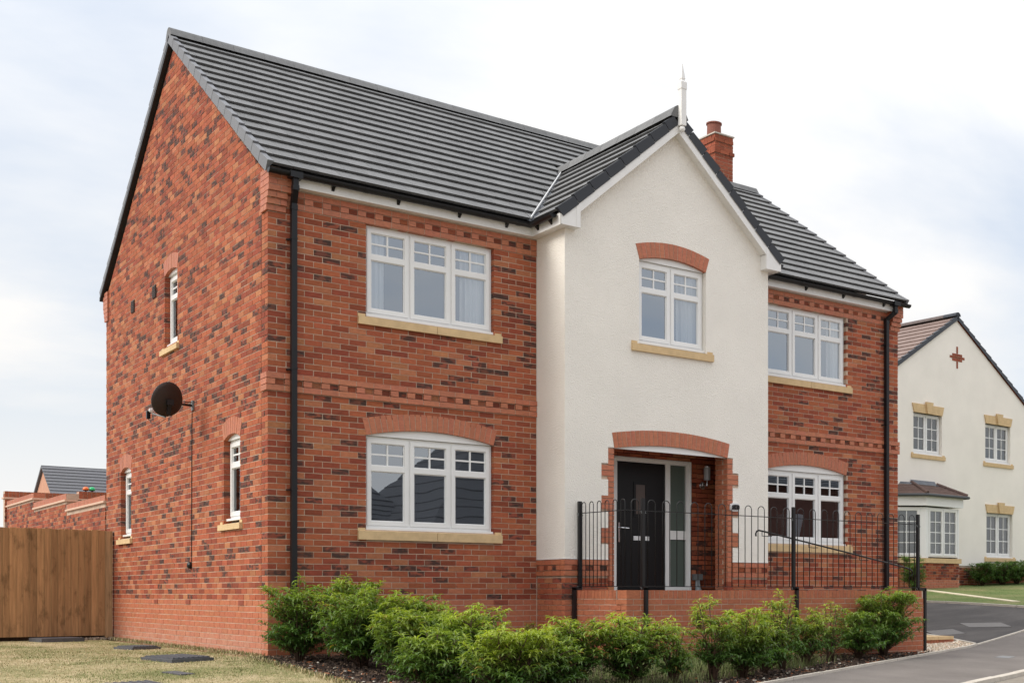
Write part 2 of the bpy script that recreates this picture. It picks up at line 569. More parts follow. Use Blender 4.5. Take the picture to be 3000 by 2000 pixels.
DRY = [(0.33, (0.135, 0.150, 0.055)), (0.46, (0.245, 0.225, 0.10)), (0.55, (0.40, 0.325, 0.185)), (0.68, (0.53, 0.435, 0.28))]
M_LAWN = ramp_ground('dry_grass', DRY, scale=1.1, scale2=14, w2=0.36, bump=0.7, bscale=70)
M_LAWN2 = ramp_ground('green_grass', [(0.25, (0.07, 0.115, 0.03)), (0.47, (0.12, 0.16, 0.05)), (0.60, (0.205, 0.20, 0.085)), (0.75, (0.31, 0.25, 0.13))], scale=0.7, scale2=9, w2=0.35, bump=0.8, bscale=30)
M_MULCH = ramp_ground('bark_mulch', [(0.30, (0.016, 0.011, 0.009)), (0.52, (0.052, 0.034, 0.026)), (0.72, (0.11, 0.07, 0.05))], scale=14, scale2=55, w2=0.5, bump=1.0, bscale=40)
M_PAVE = ramp_ground('pavement_asphalt', [(0.3, (0.125, 0.110, 0.100)), (0.5, (0.185, 0.164, 0.150)), (0.7, (0.25, 0.225, 0.205))], scale=0.9, scale2=110, w2=0.5, bump=0.35, bscale=200)
M_ROAD = ramp_ground('road_asphalt', [(0.3, (0.23, 0.20, 0.175)), (0.7, (0.33, 0.29, 0.25))], scale=1.2, scale2=140, w2=0.5, bump=0.35, bscale=180)
M_DRIVE = ramp_ground('drive_asphalt', [(0.3, (0.052, 0.048, 0.048)), (0.5, (0.082, 0.075, 0.073)), (0.7, (0.135, 0.122, 0.115))], scale=0.9, scale2=120, w2=0.4, bump=0.4, bscale=150, stretch=(0.6, 1.6, 1))

# ------------------------------------------------------------------ laid pieces: bricks, tiles
PLAIN = (0.435, 0.142, 0.072)


def col_multi():
    """multi-stock facing brick: orange-red, deep red, buff and burnt"""
    r = random.random()
    if r < 0.46:
        c, a = (0.350, 0.098, 0.047), 0.0
    elif r < 0.68:
        c, a = (0.265, 0.064, 0.034), 0.12
    elif r < 0.82:
        c, a = (0.40, 0.150, 0.074), 0.0
    elif r < 0.925:
        c, a = (0.27, 0.072, 0.042), 0.9
    else:
        c, a = (0.175, 0.060, 0.041), 1.0
    j = random.uniform(0.86, 1.14)
    return (c[0] * j, c[1] * j * random.uniform(0.93, 1.07), c[2] * j, a)


def col_plain(k=0.07):
    j = random.uniform(1 - k, 1 + k)
    return (PLAIN[0] * j, PLAIN[1] * j * random.uniform(0.95, 1.05), PLAIN[2] * j, -0.5)


class Pieces:
    """four-cornered pieces with depth; the largest in view become objects, the rest one stuff mesh"""

    def __init__(self):
        self.p = []

    def add(self, corners, depth, col, jit=0.0015, out=0.0014):
        d = Vector(depth)
        n = -d.normalized()
        cs = [Vector(c) for c in corners]
        e1 = (cs[1] - cs[0]).normalized()
        e2 = (cs[3] - cs[0]).normalized()
        o = random.uniform(-out, out)
        cs = [c + e1 * random.uniform(-jit, jit) + e2 * random.uniform(-jit, jit) + n * (o + random.uniform(-0.4, 0.4) * out) for c in cs]
        nn = (cs[1] - cs[0]).cross(cs[3] - cs[0])
        if nn.dot(n) < 0:
            cs = [cs[0], cs[3], cs[2], cs[1]]
        self.p.append((cs, d, col))

    def area(self, piece, mw=None):
        cs, d, col = piece
        if mw:
            cs = [mw @ c for c in cs]
            d = mw.to_3x3() @ d
        mid = sum(cs, Vector()) / 4
        if (mid - CAM).dot(-d) > 0:
            return 0.0
        q = [project(c) for c in cs]
        if any(x is None for x in q):
            return 0.0
        m = [sum(x[0] for x in q) / 4, sum(x[1] for x in q) / 4]
        if not (0 < m[0] < 3000 and 0 < m[1] < 2000):
            return 0.0
        return abs((q[2][0] - q[0][0]) * (q[3][1] - q[1][1]) - (q[3][0] - q[1][0]) * (q[2][1] - q[0][1])) / 2

    def mesh_of(self, mb, piece):
        cs, d, col = piece
        vs_ = [tuple(c) for c in cs] + [tuple(c + d) for c in cs]
        mb.add(vs_, [(0, 1, 2, 3), (0, 4, 5, 1), (1, 5, 6, 2), (2, 6, 7, 3), (3, 7, 4, 0)], col)

    def emit(self, parent, name, stuffname, material, limit=300, mw=None, skip=None, minarea=60.0, stuffparent=None):
        order = sorted(range(len(self.p)), key=lambda i: -self.area(self.p[i], mw))
        single, rest = [], []
        for i in order:
            a = self.area(self.p[i], mw)
            mid = sum(self.p[i][0], Vector()) / 4
            if len(single) < limit and a > minarea and not (skip and skip(mid)):
                single.append(i)
            else:
                rest.append(i)
        for i in single:
            mb = MB()
            self.mesh_of(mb, self.p[i])
            mb.build(name, material, parent, recalc=False)
        if rest:
            mb = MB()
            for i in rest:
                self.mesh_of(mb, self.p[i])
            mb.build(stuffname, material, stuffparent or parent, recalc=False, kind='stuff')


def lay(P, M, z0, z1, lo, hi, openings=(), phase=0.0, colf=None, depth=0.10, zoff=0.0, flip=None, corner=None, skipz=(), jit=0.0015, out=0.0013, module=0.225):
    """stretcher bond; lo/hi functions of z (ends of the wall); corner='front'|'side' interlocks at s=0"""
    k0, k1 = math.ceil((z0 - zoff) / 0.075 - 0.4), math.floor((z1 - zoff) / 0.075 + 0.01)
    mm = (lambda s, w, z: M(flip - s, w, z)) if flip is not None else M
    for k in range(k0, k1):
        zb, zt = k * 0.075 + zoff, k * 0.075 + zoff + 0.065
        zm = (zb + zt) / 2
        if any(a - 0.01 < zm < b for a, b in skipz):
            continue
        odd = k % 2
        a0, b0 = min(lo(zb), lo(zt)), max(hi(zb), hi(zt))
        ivs = [(a0, b0)]
        for (oa, ob, oz0, oz1) in openings:
            if oz0 < zm < oz1:
                nw = []
                for (a, b) in ivs:
                    if ob <= a or oa >= b:
                        nw.append((a, b))
                    else:
                        if oa - a > 0.02:
                            nw.append((a, oa))
                        if b - ob > 0.02:
                            nw.append((ob, b))
                ivs = nw
        off = phase + (module / 2 if odd else 0.0)
        i0 = math.floor((a0 - off) / module) - 1
        i1 = math.ceil((b0 - off) / module) + 1
        for i in range(i0, i1):
            ca, cb = off + i * module, off + i * module + module - 0.01
            for (a, b) in ivs:
                x0, x1 = max(ca, a), min(cb, b)
                if 0 < x0 - a <= 0.0125:
                    x0 = a
                if 0 < b - x1 <= 0.0125:
                    x1 = b
                if x1 - x0 < 0.028:
                    continue
                d = depth
                if corner == 'front' and x0 < 0.02:
                    d = 0.215 if odd else 0.1025
                if corner == 'side' and x0 < 0.25:
                    st = 0.225 if odd else 0.1125
                    if x1 <= st:
                        continue
                    x0 = max(x0, st)
                    if x1 - x0 < 0.028:
                        continue
                # sloping ends
                xb0, xt0 = max(x0, lo(zb)), max(x0, lo(zt))
                xb1, xt1 = min(x1, hi(zb)), min(x1, hi(zt))
                if xb1 - xb0 < 0.02 and xt1 - xt0 < 0.02:
                    continue
                if xt1 - xt0 < 0.004:
                    xt0 = xt1 = (xt0 + xt1) / 2
                P.add([mm(xb0, 0, zb), mm(xb1, 0, zb), mm(xt1, 0, zt), mm(xt0, 0, zt)], mm(0, d, 0) - mm(0, 0, 0), colf(zm), jit, out)


def arch_geo(s0, s1, zs, rise):
    h = (s1 - s0) / 2
    R = (h * h + rise * rise) / (2 * rise)
    return (s0 + s1) / 2, zs + rise - R, R, math.asin(h / R)


ARCHES = []


def arch(P, M, s0, s1, zs, rise, ring=0.215, depth=0.10, w=-0.003, colf=None):
    sc_, zc, R, half = arch_geo(s0, s1, zs, rise)
    ARCHES.append((M, arch_pts(s0, s1, zs, rise, 18), arch_pts(s0, s1, zs, rise, 18, ring), w))
    n = max(5, round(2 * half * R / 0.075))
    for i in range(n):
        a0 = -half + 2 * half * i / n
        a1 = -half + 2 * half * (i + 1) / n
        g = 0.0045 / R
        pts = [(R, a0 + g), (R, a1 - g), (R + ring, a1 - g), (R + ring, a0 + g)]
        P.add([M(sc_ + r * math.sin(a), w, zc + r * math.cos(a)) for r, a in pts], M(0, depth, 0) - M(0, 0, 0), (colf or col_plain)(), 0.0008, 0.0012)


def arch_pts(s0, s1, zs, rise, n=16, ring=0.0):
    sc_, zc, R, half = arch_geo(s0, s1, zs, rise)
    return [(sc_ + (R + ring) * math.sin(a), zc + (R + ring) * math.cos(a)) for a in np.linspace(-half, half, n)]


# ================================================================== GROUND
def ssm(a, b, x):
    t = min(max((x - a) / (b - a), 0), 1)
    return t * t * (3 - 2 * t)


def gz(X, Y):
    D = (X - CAM.x) * CA + (Y - CAM.y) * SA
    z = -0.69 + 0.05 * max(min(Y, 0), -15) - 0.007 * min(max(X, 0), 40)
    t = ssm(10.4, 12.2, X) * ssm(-2.6, -0.6, Y)
    return z + t * (0.105 * min(max(D - 21.3, 0), 6.2) + 0.06 * min(max(D - 27.5, 0), 14))


def edge_y(x):                       # edging between the planting bed and the pavement
    return -6.40 + 0.443 * x if x < 11.62 else -1.252 + 0.26 * (x - 11.62)


def kerb_y(x):                       # edge of the pavement on the road
    return -7.91 + 0.383 * x


def sheet(name, pts, mat_, off, kind='structure', parent=None):
    """pts: 2-D grid of (x, y); height follows the ground"""
    n, m = len(pts), len(pts[0])
    mb = MB()
    vs_ = [(x, y, gz(x, y) + off) for row in pts for (x, y) in row]
    fs = [(i * m + j, i * m + j + 1, (i + 1) * m + j + 1, (i + 1) * m + j) for i in range(n - 1) for j in range(m - 1)]
    mb.add(vs_, fs)
    o = mb.build(name, mat_, parent, smooth=True)
    me = o.data
    if len(me.polygons) and me.polygons[0].normal.z < 0:
        me.flip_normals()
    o['kind'] = kind
    return o


def lerp2(a, b, t):
    return (a[0] + (b[0] - a[0]) * t, a[1] + (b[1] - a[1]) * t)


xs = np.concatenate([[-900, -300, -120, -60, -30, -15, -9], np.arange(-6, 26.01, 0.4), [28, 32, 40, 60, 120, 300, 900]])
ys = np.concatenate([[-900, -300, -120, -60, -30, -22, -16], np.arange(-13, 20.01, 0.4), [23, 28, 36, 60, 120, 300, 900]])
M_EARTH = ramp_ground('trodden_ground', [(0.3, (0.20, 0.175, 0.145)), (0.7, (0.34, 0.30, 0.25))], scale=0.4, scale2=6, w2=0.4, bump=0.4, bscale=20)
g = sheet('ground', [[(x, y) for x in xs] for y in ys], M_EARTH, -0.035)
lawn = sheet('lawn', [[(x, y) for x in np.linspace(-7.0, -0.2, 24)] for y in np.linspace(-12, 8.4, 60)], M_LAWN, 0.0)
bed = sheet('mulch_bed', [[(x, edge_y(x) + (0.0 - edge_y(x)) * t) for t in np.linspace(0, 1, 20)] for x in np.linspace(-0.2, 9.8, 44)], M_MULCH, -0.006)
pave = sheet('pavement', [[(x, kerb_y(x) + (edge_y(x) - 0.03 - kerb_y(x)) * t) for t in np.linspace(0, 1, 8)] for x in np.linspace(-9, 30, 120)], M_PAVE, 0.0)


def road_sheet():
    mb = MB()
    xs_ = np.linspace(-14, 40, 60)
    ts = np.linspace(0, 1, 6)
    vs_ = []
    for x in xs_:
        for t in ts:
            y = kerb_y(x) - 0.12 - 7.5 * t
            vs_.append((x, y, gz(x, kerb_y(x)) - 0.11 - 0.03 * t + 0.0))
    m = len(ts)
    fs = [(i * m + j, (i + 1) * m + j, (i + 1) * m + j + 1, i * m + j + 1) for i in range(len(xs_) - 1) for j in range(m - 1)]
    mb.add(vs_, fs)
    o = mb.build('road', M_ROAD, None)
    if o.data.polygons[0].normal.z < 0:
        o.data.flip_normals()
    o['kind'] = 'structure'


road_sheet()


def drive_pts():
    rows = []
    for i in range(21):
        s = i / 20
        xl = 11.66 + 5.2 * s
        L = (xl, edge_y(xl) + 0.03)
        U = (11.66 + 1.75 * s, 9.0)
        rows.append([lerp2(L, U, t) for t in np.linspace(0, 1, 30)])
    return rows


drive = sheet('driveway', drive_pts(), M_DRIVE, 0.004)


def drive_right(t):
    return lerp2((16.86, edge_y(16.86)), (13.41, 9.0), t)


nl = []
for i in range(24):
    t = -0.25 + 1.25 * i / 23
    a = drive_right(t)
    nl.append([(a[0] + 0.09 + d, a[1]) for d in np.concatenate([np.linspace(0, 14, 30)])])
nlawn = sheet('neighbour_lawn', nl, M_LAWN2, 0.012)

# the two rows of edging stones and the kerb are laid stone by stone
def stones(name, fn, x0, x1, step, wid, h, matl, label, up=0.03):
    root = empty(name)
    root['kind'] = 'structure'
    x = x0
    while x < x1:
        xe = min(x + step, x1)
        mb = MB()
        a, b = (x + 0.006, fn(x + 0.006)), (xe - 0.006, fn(xe - 0.006))
        d = Vector((b[0] - a[0], b[1] - a[1])).normalized()
        nrm = Vector((-d.y, d.x))
        z0_, z1_ = gz(*a), gz(*b)
        p = [(a[0] - nrm.x * wid / 2, a[1] - nrm.y * wid / 2), (b[0] - nrm.x * wid / 2, b[1] - nrm.y * wid / 2), (b[0] + nrm.x * wid / 2, b[1] + nrm.y * wid / 2), (a[0] + nrm.x * wid / 2, a[1] + nrm.y * wid / 2)]
        jz = random.uniform(-0.003, 0.003)
        zz = [z0_, z1_, z1_, z0_]
        mb.hexa([(q[0], q[1], zq - h) for q, zq in zip(p, zz)] + [(q[0], q[1], zq + up + jz) for q, zq in zip(p, zz)])
        mb.build('stone', matl, root)
        x = xe
    return root


stones('bed_edging', edge_y, 3.0, 11.62, 0.82, 0.055, 0.1, M_CONC, '')
stones('drive_edging', edge_y, 11.62, 16.6, 0.9, 0.055, 0.1, M_CONC, '', up=0.016)
stones('road_kerb', lambda x: kerb_y(x) - 0.06, 4.0, 14.0, 0.86, 0.13, 0.25, M_CONC, '', up=0.012)


def line_stones(name, p0, p1, n, wid, up, matl):
    root = empty(name)
    root['kind'] = 'structure'
    for i in range(n):
        a, b = lerp2(p0, p1, (i + 0.01) / n), lerp2(p0, p1, (i + 0.99) / n)
        d = Vector((b[0] - a[0], b[1] - a[1])).normalized()
        nr = Vector((-d.y, d.x)) * wid / 2
        p = [(a[0] - nr.x, a[1] - nr.y), (b[0] - nr.x, b[1] - nr.y), (b[0] + nr.x, b[1] + nr.y), (a[0] + nr.x, a[1] + nr.y)]
        mb = MB()
        mb.hexa([(q[0], q[1], gz(*q) - 0.08) for q in p] + [(q[0], q[1], gz(*q) + up) for q in p])
        mb.build('stone', matl, root)
    return root


line_stones('lawn_edging', (16.9, -0.6 + edge_y(16.9) + 0.6), (13.41, 9.0), 12, 0.06, 0.05, M_CONC)
line_stones('drive_side_edging', (11.64, -1.22), (11.64, 8.0), 10, 0.06, 0.03, M_CONC)
M_PATH = mat('pale_path_stone', (0.62, 0.54, 0.39), rough=0.9, var=0.1, vscale=5)
line_stones('garden_path', (20.4, 9.6), (17.3, 2.4), 9, 0.22, 0.03, M_PATH)

# ================================================================== MAIN HOUSE
house = empty('house', 'large red brick house with a cream rendered front gable and dark grey tiled roof', 'house')
W, DP, BX0, BX1, BY = 10.97, 8.218, 3.69, 7.30, -0.765
F, Sd, B = front(0.0), side(0.0), front(BY)
RS = 0.702                                   # slope of the main roof (rise over run)
EY, EZ = -0.19, 5.262                        # front eaves edge, top of the tiles
RY = DP / 2
RZ = EZ + RS * (RY - EY)

win_lo_L = (1.2275, 3.0275, 0.905, 2.10)
win_up_L = (1.2275, 3.0275, 3.63, 4.80)
win_lo_R = (7.905, 9.705, 0.905, 2.10)
win_up_R = (7.905, 9.705, 3.63, 4.80)
sw_up = (3.885, 4.56, 3.72, 4.80)
sw_lr = (1.043, 1.713, 1.00, 2.085)
sw_ll = (6.545, 7.215, 0.985, 2.07)
door_op = (4.485, 6.505, -0.2, 2.11)
bay_op = (4.905, 6.095, 3.63, 4.825)


def rect(o, zt=None, g=0.009):
    zt = zt or o[3]
    return [(o[0] - g, o[2] - g), (o[1] + g, o[2] - g), (o[1] + g, zt), (o[0] - g, zt)]


walls = MB()
walls.panel([(0.007, -1.0), (3.715, -1.0), (3.715, 5.05), (0.007, 5.05)], [rect(win_lo_L, 2.215), rect(win_up_L)], F, 0.0045, 0.28)
walls.panel([(7.275, -1.0), (W - 0.005, -1.0), (W - 0.005, 5.05), (7.275, 5.05)], [rect(win_lo_R, 2.215), rect(win_up_R)], F, 0.0045, 0.28)
gab = lambda y: 5.13 + 0.709 * (min(y, DP - y))
walls.panel([(0.285, -1.0), (DP, -1.0), (DP, gab(DP)), (RY, gab(RY)), (0.285, gab(0.285))], [rect(sw_up, 4.86), rect(sw_lr, 2.155), rect(sw_ll, 2.14)], Sd, 0.0045, 0.28)
walls.box((0.30, DP - 0.3, -1.0), (W, DP, 5.2))
walls.panel([(0.285, -1.0), (DP - 0.005, -1.0), (DP - 0.005, 5.15), (RY, gab(RY)), (0.285, 5.15)], [], side(W - 0.28), 0.0, 0.275)
wall = walls.build('wall', M_MORTAR, house)

# --- projecting bay: rendered above, brick below
bay = MB()
bay.panel([(BX0 + 0.02, -1.0), (BX1, -1.0), (BX1, 5.3), (5.495, 6.9), (BX0 + 0.02, 5.3)], [rect(bay_op, 4.915), [(door_op[0] - 0.009, -0.2), (door_op[1] + 0.009, -0.2), (door_op[1] + 0.009, 2.205), (door_op[0] - 0.009, 2.205)]], B, 0.022, 0.30)
bay.box((BX0 + 0.02, BY + 0.30, -1.0), (BX0 + 0.28, -0.001, 5.15))
bay.box((BX1 - 0.28, BY + 0.30, -1.0), (BX1, -0.001, 5.15))
bay.build('bay_wall', M_MORTAR, house)

RB = 0.555                                   # bottom of the render
zig = [RB, 0.765, 0.99, 1.215, 1.44, 1.665, 1.89, 2.115]


def quoin(side_l):
    """outline of the toothed brick jamb, bottom to top"""
    n, w_ = (4.385, 4.275) if side_l else (6.605, 6.715)
    pts = []
    for i in range(7):
        x = w_ if i % 2 == 1 else n
        pts += [(x, zig[i]), (x, zig[i + 1])]
    return pts


ext = arch_pts(door_op[0], door_op[1], 2.11, 0.092, 24, 0.215)
outline = [(BX0, RB)] + quoin(True) + [(door_op[0] - 0.002, 2.115)] + ext + [(door_op[1] + 0.002, 2.115)] + list(reversed(quoin(False))) + [(BX1, RB), (BX1, 5.35), (5.495, 6.94), (BX0, 5.35)]
wex = arch_pts(bay_op[0], bay_op[1], 4.825, 0.09, 14, 0.215)
whole = [(bay_op[0], 3.60), (bay_op[1], 3.60), (bay_op[1], 4.825)] + list(reversed(wex)) + [(bay_op[0], 4.825)]
rp = MB()
rp.panel(outline, [whole], B, 0.0, 0.022)
rp.build('rendered_front', M_RENDER, house)
rp = MB()
rp.panel([(BY + 0.0225, RB), (-0.0, RB), (-0.0, 5.1), (BY + 0.0225, 5.1)], [], side(BX0), 0.0, 0.0225)
rp.build('rendered_return', M_RENDER, house)
rp = MB()
rp.panel([(BY + 0.0225, RB), (-0.0, RB), (-0.0, 5.1), (BY + 0.0225, 5.1)], [], side(BX1 - 0.0225), 0.0, 0.0225)
rp.build('rendered_return', M_RENDER, house)
mb = MB()                                    # metal bead along the bottom of the render
mb.box((BX0 - 0.004, BY - 0.006, RB - 0.008), (4.385, BY + 0.02, RB + 0.004))
mb.box((BX0 - 0.006, BY + 0.02, RB - 0.008), (BX0 + 0.02, 0.0, RB + 0.004))
mb.build('render_bead', M_WOODWHITE, house)
mb = MB()
mb.box((6.605, BY - 0.006, RB - 0.008), (BX1, BY + 0.02, RB + 0.004))
mb.build('render_bead', M_WOODWHITE, house)

# --- bricks
HB = Pieces()


def colm(z):
    return col_plain() if z < 0.0 else col_multi()


def cols(z):
    """side wall: pale bloom on the lowest courses of the plinth"""
    if z >= 0.0:
        return col_multi()
    c = col_plain(0.05)
    e = max(0.0, min(1.0, (-0.30 - z) / 0.4)) * random.uniform(0.25, 0.62)
    return (c[0] + (0.56 - c[0]) * e, c[1] + (0.34 - c[1]) * e, c[2] + (0.26 - c[2]) * e, -0.1)


def arch_open(s0, s1, zs, rise, ring=0.215):
    """what an arch takes out of each course, so that the bricks run in under its edge"""
    c_, zc, R_, half = arch_geo(s0, s1, zs, rise)
    h_ = (s1 - s0) / 2
    zend = zs + ring * math.cos(half)
    res_ = []
    for k in range(math.floor(zs / 0.075) - 1, math.ceil((zs + rise + ring) / 0.075) + 1):
        zb_, zt_ = k * 0.075, k * 0.075 + 0.065
        if zt_ < zs + 0.01:
            continue
        if zt_ < zend:
            hw = h_ + max(0.0, zb_ - zs) * math.tan(half)
        else:
            q = (R_ + ring) ** 2 - (zt_ - zc) ** 2
            if q <= 0:
                continue
            hw = min(math.sqrt(q), h_ + ring * math.sin(half))
        res_.append((c_ - hw, c_ + hw, zb_ - 0.005, zt_ + 0.005))
    return res_


strings = [(2.55, 2.775), (4.80, 5.025)]
lay(HB, F, -0.90, 4.82, lambda z: 0.0, lambda z: BX0 - 0.004, [win_lo_L] + arch_open(win_lo_L[0], win_lo_L[1], 2.10, 0.112) + [(win_up_L[0], win_up_L[1], 3.525, 4.85), (1.2275, 3.0275, 0.76, 0.95)], 0.0, colm, 0.10, corner='front', skipz=strings)
fl = lambda o: (W - o[1], W - o[0], o[2], o[3])
lay(HB, F, -0.20, 4.82, lambda z: 0.0, lambda z: W - BX1 - 0.004, [fl(win_lo_R)] + [fl(o) for o in arch_open(win_lo_R[0], win_lo_R[1], 2.10, 0.112)] + [fl((7.905, 9.705, 3.525, 4.85)), fl((7.905, 9.705, 0.76, 0.95))], 0.0, colm, 0.10, flip=W, skipz=strings)
glo = lambda z: max(0.0, (z - 5.13) / 0.709)
ghi = lambda z: DP - max(0.0, (z - 5.13) / 0.709)


def aop(o, rise):
    return [o] + arch_open(o[0], o[1], o[3], rise)


lay(HB, Sd, -0.84, 8.06, glo, ghi, aop(sw_up, 0.06) + aop(sw_lr, 0.07) + aop(sw_ll, 0.07), 0.0, cols, 0.10, corner='side')
# arches over the openings
arch(HB, F, win_lo_L[0], win_lo_L[1], 2.10, 0.112)
arch(HB, F, win_lo_R[0], win_lo_R[1], 2.10, 0.112)
arch(HB, Sd, sw_up[0], sw_up[1], 4.80, 0.058)
arch(HB, Sd, sw_lr[0], sw_lr[1], 2.085, 0.07)
arch(HB, Sd, sw_ll[0], sw_ll[1], 2.07, 0.07)
arch(HB, B, bay_op[0], bay_op[1], 4.825, 0.09)
arch(HB, B, door_op[0], door_op[1], 2.11, 0.092)


def plain(*a):
    return col_plain(0.08)


def dentil_col():
    c = col_multi()
    return (c[0] * 0.75, c[1] * 0.75, c[2] * 0.75, max(c[3], 0.25))


BANDM = MB()


def band(P, M, s0, s1, zb, proud=0.025, rows=('s', 'd', 's'), s_wrap=None):
    """projecting band of plain stretchers with a dentil course between"""
    for r, kind in enumerate(rows):
        zb_, zt_ = zb + 0.075 * r, zb + 0.075 * r + 0.066
        if kind == 's' and proud > 0.008:
            BANDM.box((s0 + 0.006, -proud + 0.004, zb_ + 0.004), (s1, 0.02, zt_ - 0.004), M)
        if kind == 's':
            s = s0 - 0.1125 * 0
            while s < s1 - 0.02:
                e = min(s + 0.217, s1)
                P.add([M(s, -proud, zb_), M(e, -proud, zb_), M(e, -proud, zt_), M(s, -proud, zt_)], M(0, 0.10 + proud, 0) - M(0, 0, 0), col_plain(), 0.0008, 0.001)
                s += 0.225
        else:
            s, i = s0, 0
            while s < s1 - 0.02:
                e = min(s + 0.1045, s1)
                pr = proud if i % 2 == 0 else 0.002
                P.add([M(s, -pr, zb_), M(e, -pr, zb_), M(e, -pr, zt_), M(s, -pr, zt_)], M(0, 0.10 + pr, 0) - M(0, 0, 0), col_plain() if i % 2 == 0 else dentil_col(), 0.0008, 0.001)
                s += 0.1125
                i += 1


band(HB, F, -0.025, BX0 - 0.003, 2.55)
band(HB, lambda s, w, z: F(W - s, w, z), -0.025, W - BX1 - 0.003, 2.55)
band(HB, F, 0.22, BX0 - 0.003, 4.80, 0.012)
band(HB, lambda s, w, z: F(W - s, w, z), 0.22, W - BX1 - 0.003, 4.80, 0.012)
for r in range(3):                           # the band's short return on the side wall
    z_ = 2.55 + 0.075 * r
    HB.add([Sd(-0.0245, -0.025, z_), Sd(0.19, -0.025, z_), Sd(0.19, -0.025, z_ + 0.066), Sd(-0.0245, -0.025, z_ + 0.066)], (0.10, 0, 0), col_plain(), 0.0005, 0.0008)
# base of the bay: dentil band, facing brick, plinth
BR = side(BX0)
Bf = front(BY + 0.010)
for a, b in ((BX0, 4.385), (6.605, BX1)):
    band(HB, front(BY + 0.002), a, b, RB - 0.232, 0.012)
band(HB, side(BX0 + 0.002), BY + 0.11, -0.003, RB - 0.232, 0.012)
for r in range(3):
    z_ = RB - 0.232 + 0.075 * r
    HB.add([BR(BY - 0.009, -0.010, z_), BR(BY + 0.1, -0.010, z_), BR(BY + 0.1, -0.010, z_ + 0.066), BR(BY - 0.009, -0.010, z_ + 0.066)], (0.08, 0, 0), col_plain(), 0.0005, 0.0005)
lay(HB, Bf, -0.95, RB - 0.232, lambda z: BX0 + 0.004, lambda z: BX1, [(door_op[0], door_op[1], -2, 3)], BX0, colm, 0.08)
lay(HB, side(BX0 + 0.01), -0.95, RB - 0.232, lambda z: BY + 0.07, lambda z: -0.003, [], BY + 0.01, colm, 0.08)
# toothed brick jambs of the porch
for left in (True, False):
    for k in range(20):
        zb_ = RB - 0.002 + k * 0.0777
        zt_ = zb_ + 0.067
        if zb_ < RB - 0.01 or zt_ > 2.13:
            continue
        wide = (int((zb_ + 0.03 - RB) / 0.2245) % 2) == 1
        if left:
            a, b = (4.278 if wide else 4.388), door_op[0]
        else:
            a, b = door_op[1], (6.712 if wide else 6.602)
        HB.add([B(a, 0.004, zb_), B(b, 0.004, zb_), B(b, 0.004, zt_), B(a, 0.004, zt_)], (0, 0.10, 0), col_plain(), 0.0008, 0.001)
for left in (True, False):
    s0_, s1_ = (4.388, door_op[0]) if left else (door_op[1], 6.602)
    for k in range(9):
        zb_ = -0.12 + k * 0.075
        HB.add([B(s0_, 0.0035, zb_), B(s1_, 0.0035, zb_), B(s1_, 0.0035, zb_ + 0.066), B(s0_, 0.0035, zb_ + 0.066)], (0, 0.10, 0), col_plain() if zb_ > 0.25 else col_multi(), 0.0008, 0.001)
# inner face of the right-hand jamb, porch back wall
JB = side(door_op[1] - 0.004)
lay(HB, JB, -0.1, 2.2, lambda z: BY + 0.112, lambda z: BY + 0.30, [], BY + 0.03, lambda z: col_plain(0.1), 0.05)
lay(HB, front(0.10), -0.05, 2.5, lambda z: 4.6, lambda z: 7.25, [(4.99, 6.455, -1, 2.13)], 6.46, lambda z: col_multi(), 0.08)

# corbelled eaves corners
def corbel(x_a, x_b, outer, ya, yb_sign, y_in, front_side=True):
    pass


for cx0, cx1, sgn in ((-0.025, 0.21, 1), (W - 0.21, W + 0.025, -1)):
    for i, (zb_, zt_, pr) in enumerate(((4.728, 4.795, 0.025), (4.803, 4.870, 0.055), (4.878, 4.945, 0.085), (4.953, 5.020, 0.112), (5.028, 5.095, 0.112), (5.103, 5.165, 0.112), (5.172, 5.225, 0.04))):
        xm = cx0 + (0.10 if (i % 2 == 0) else 0.155) * (1 if sgn > 0 else 1)
        ym = 0.02 if i % 2 else 0.07
        xl_, xr_ = cx0 - (0.065 if (i >= 3 and sgn < 0) else 0), cx1 + (0.065 if (i >= 3 and sgn > 0) else 0)
        for (xa, xb_) in ((xl_, xm - 0.004), (xm + 0.004, xr_)):
            HB.add([(xa, -pr, zb_), (xb_, -pr, zb_), (xb_, -pr, zt_), (xa, -pr, zt_)], (0, 0.20, 0), col_plain(), 0.0005, 0.0006)
        if sgn > 0:
            for ya, yb_ in ((-pr + 0.0005, ym - 0.004), (ym + 0.004, 0.19)):
                HB.add([(cx0 - 0.0008, ya, zb_), (cx0 - 0.0008, yb_, zb_), (cx0 - 0.0008, yb_, zt_), (cx0 - 0.0008, ya, zt_)], (0.10, 0, 0), col_plain(0.05), 0.0004, 0.0005)
            # the same at the far corner of the gable
            for ya, yb_ in ((DP - 0.19, DP + pr),):
                HB.add([(cx0 - 0.0008, ya, zb_), (cx0 - 0.0008, yb_, zb_), (cx0 - 0.0008, yb_, zt_), (cx0 - 0.0008, ya, zt_)], (0.20, 0, 0), col_plain(0.05), 0.0004, 0.0005)
BANDM.build('band_mortar', M_MORTAR, house)
for corner_i in range(3):
    cb = MB()
    for i, (zb_, zt_, pr) in enumerate(((4.728, 4.80, 0.018), (4.80, 4.875, 0.048), (4.875, 4.95, 0.078), (4.95, 5.16, 0.105))):
        if corner_i == 0:
            cb.box((-0.018, -pr, zb_ + 0.003), (0.205, 0.185, zt_))
        elif corner_i == 1:
            cb.box((W - 0.205, -pr, zb_ + 0.003), (W + 0.018, 0.185, zt_))
        else:
            cb.box((-0.018, DP - 0.185, zb_ + 0.003), (0.205, DP + pr, zt_))
    cb.build('corbel', M_MORTAR, house)
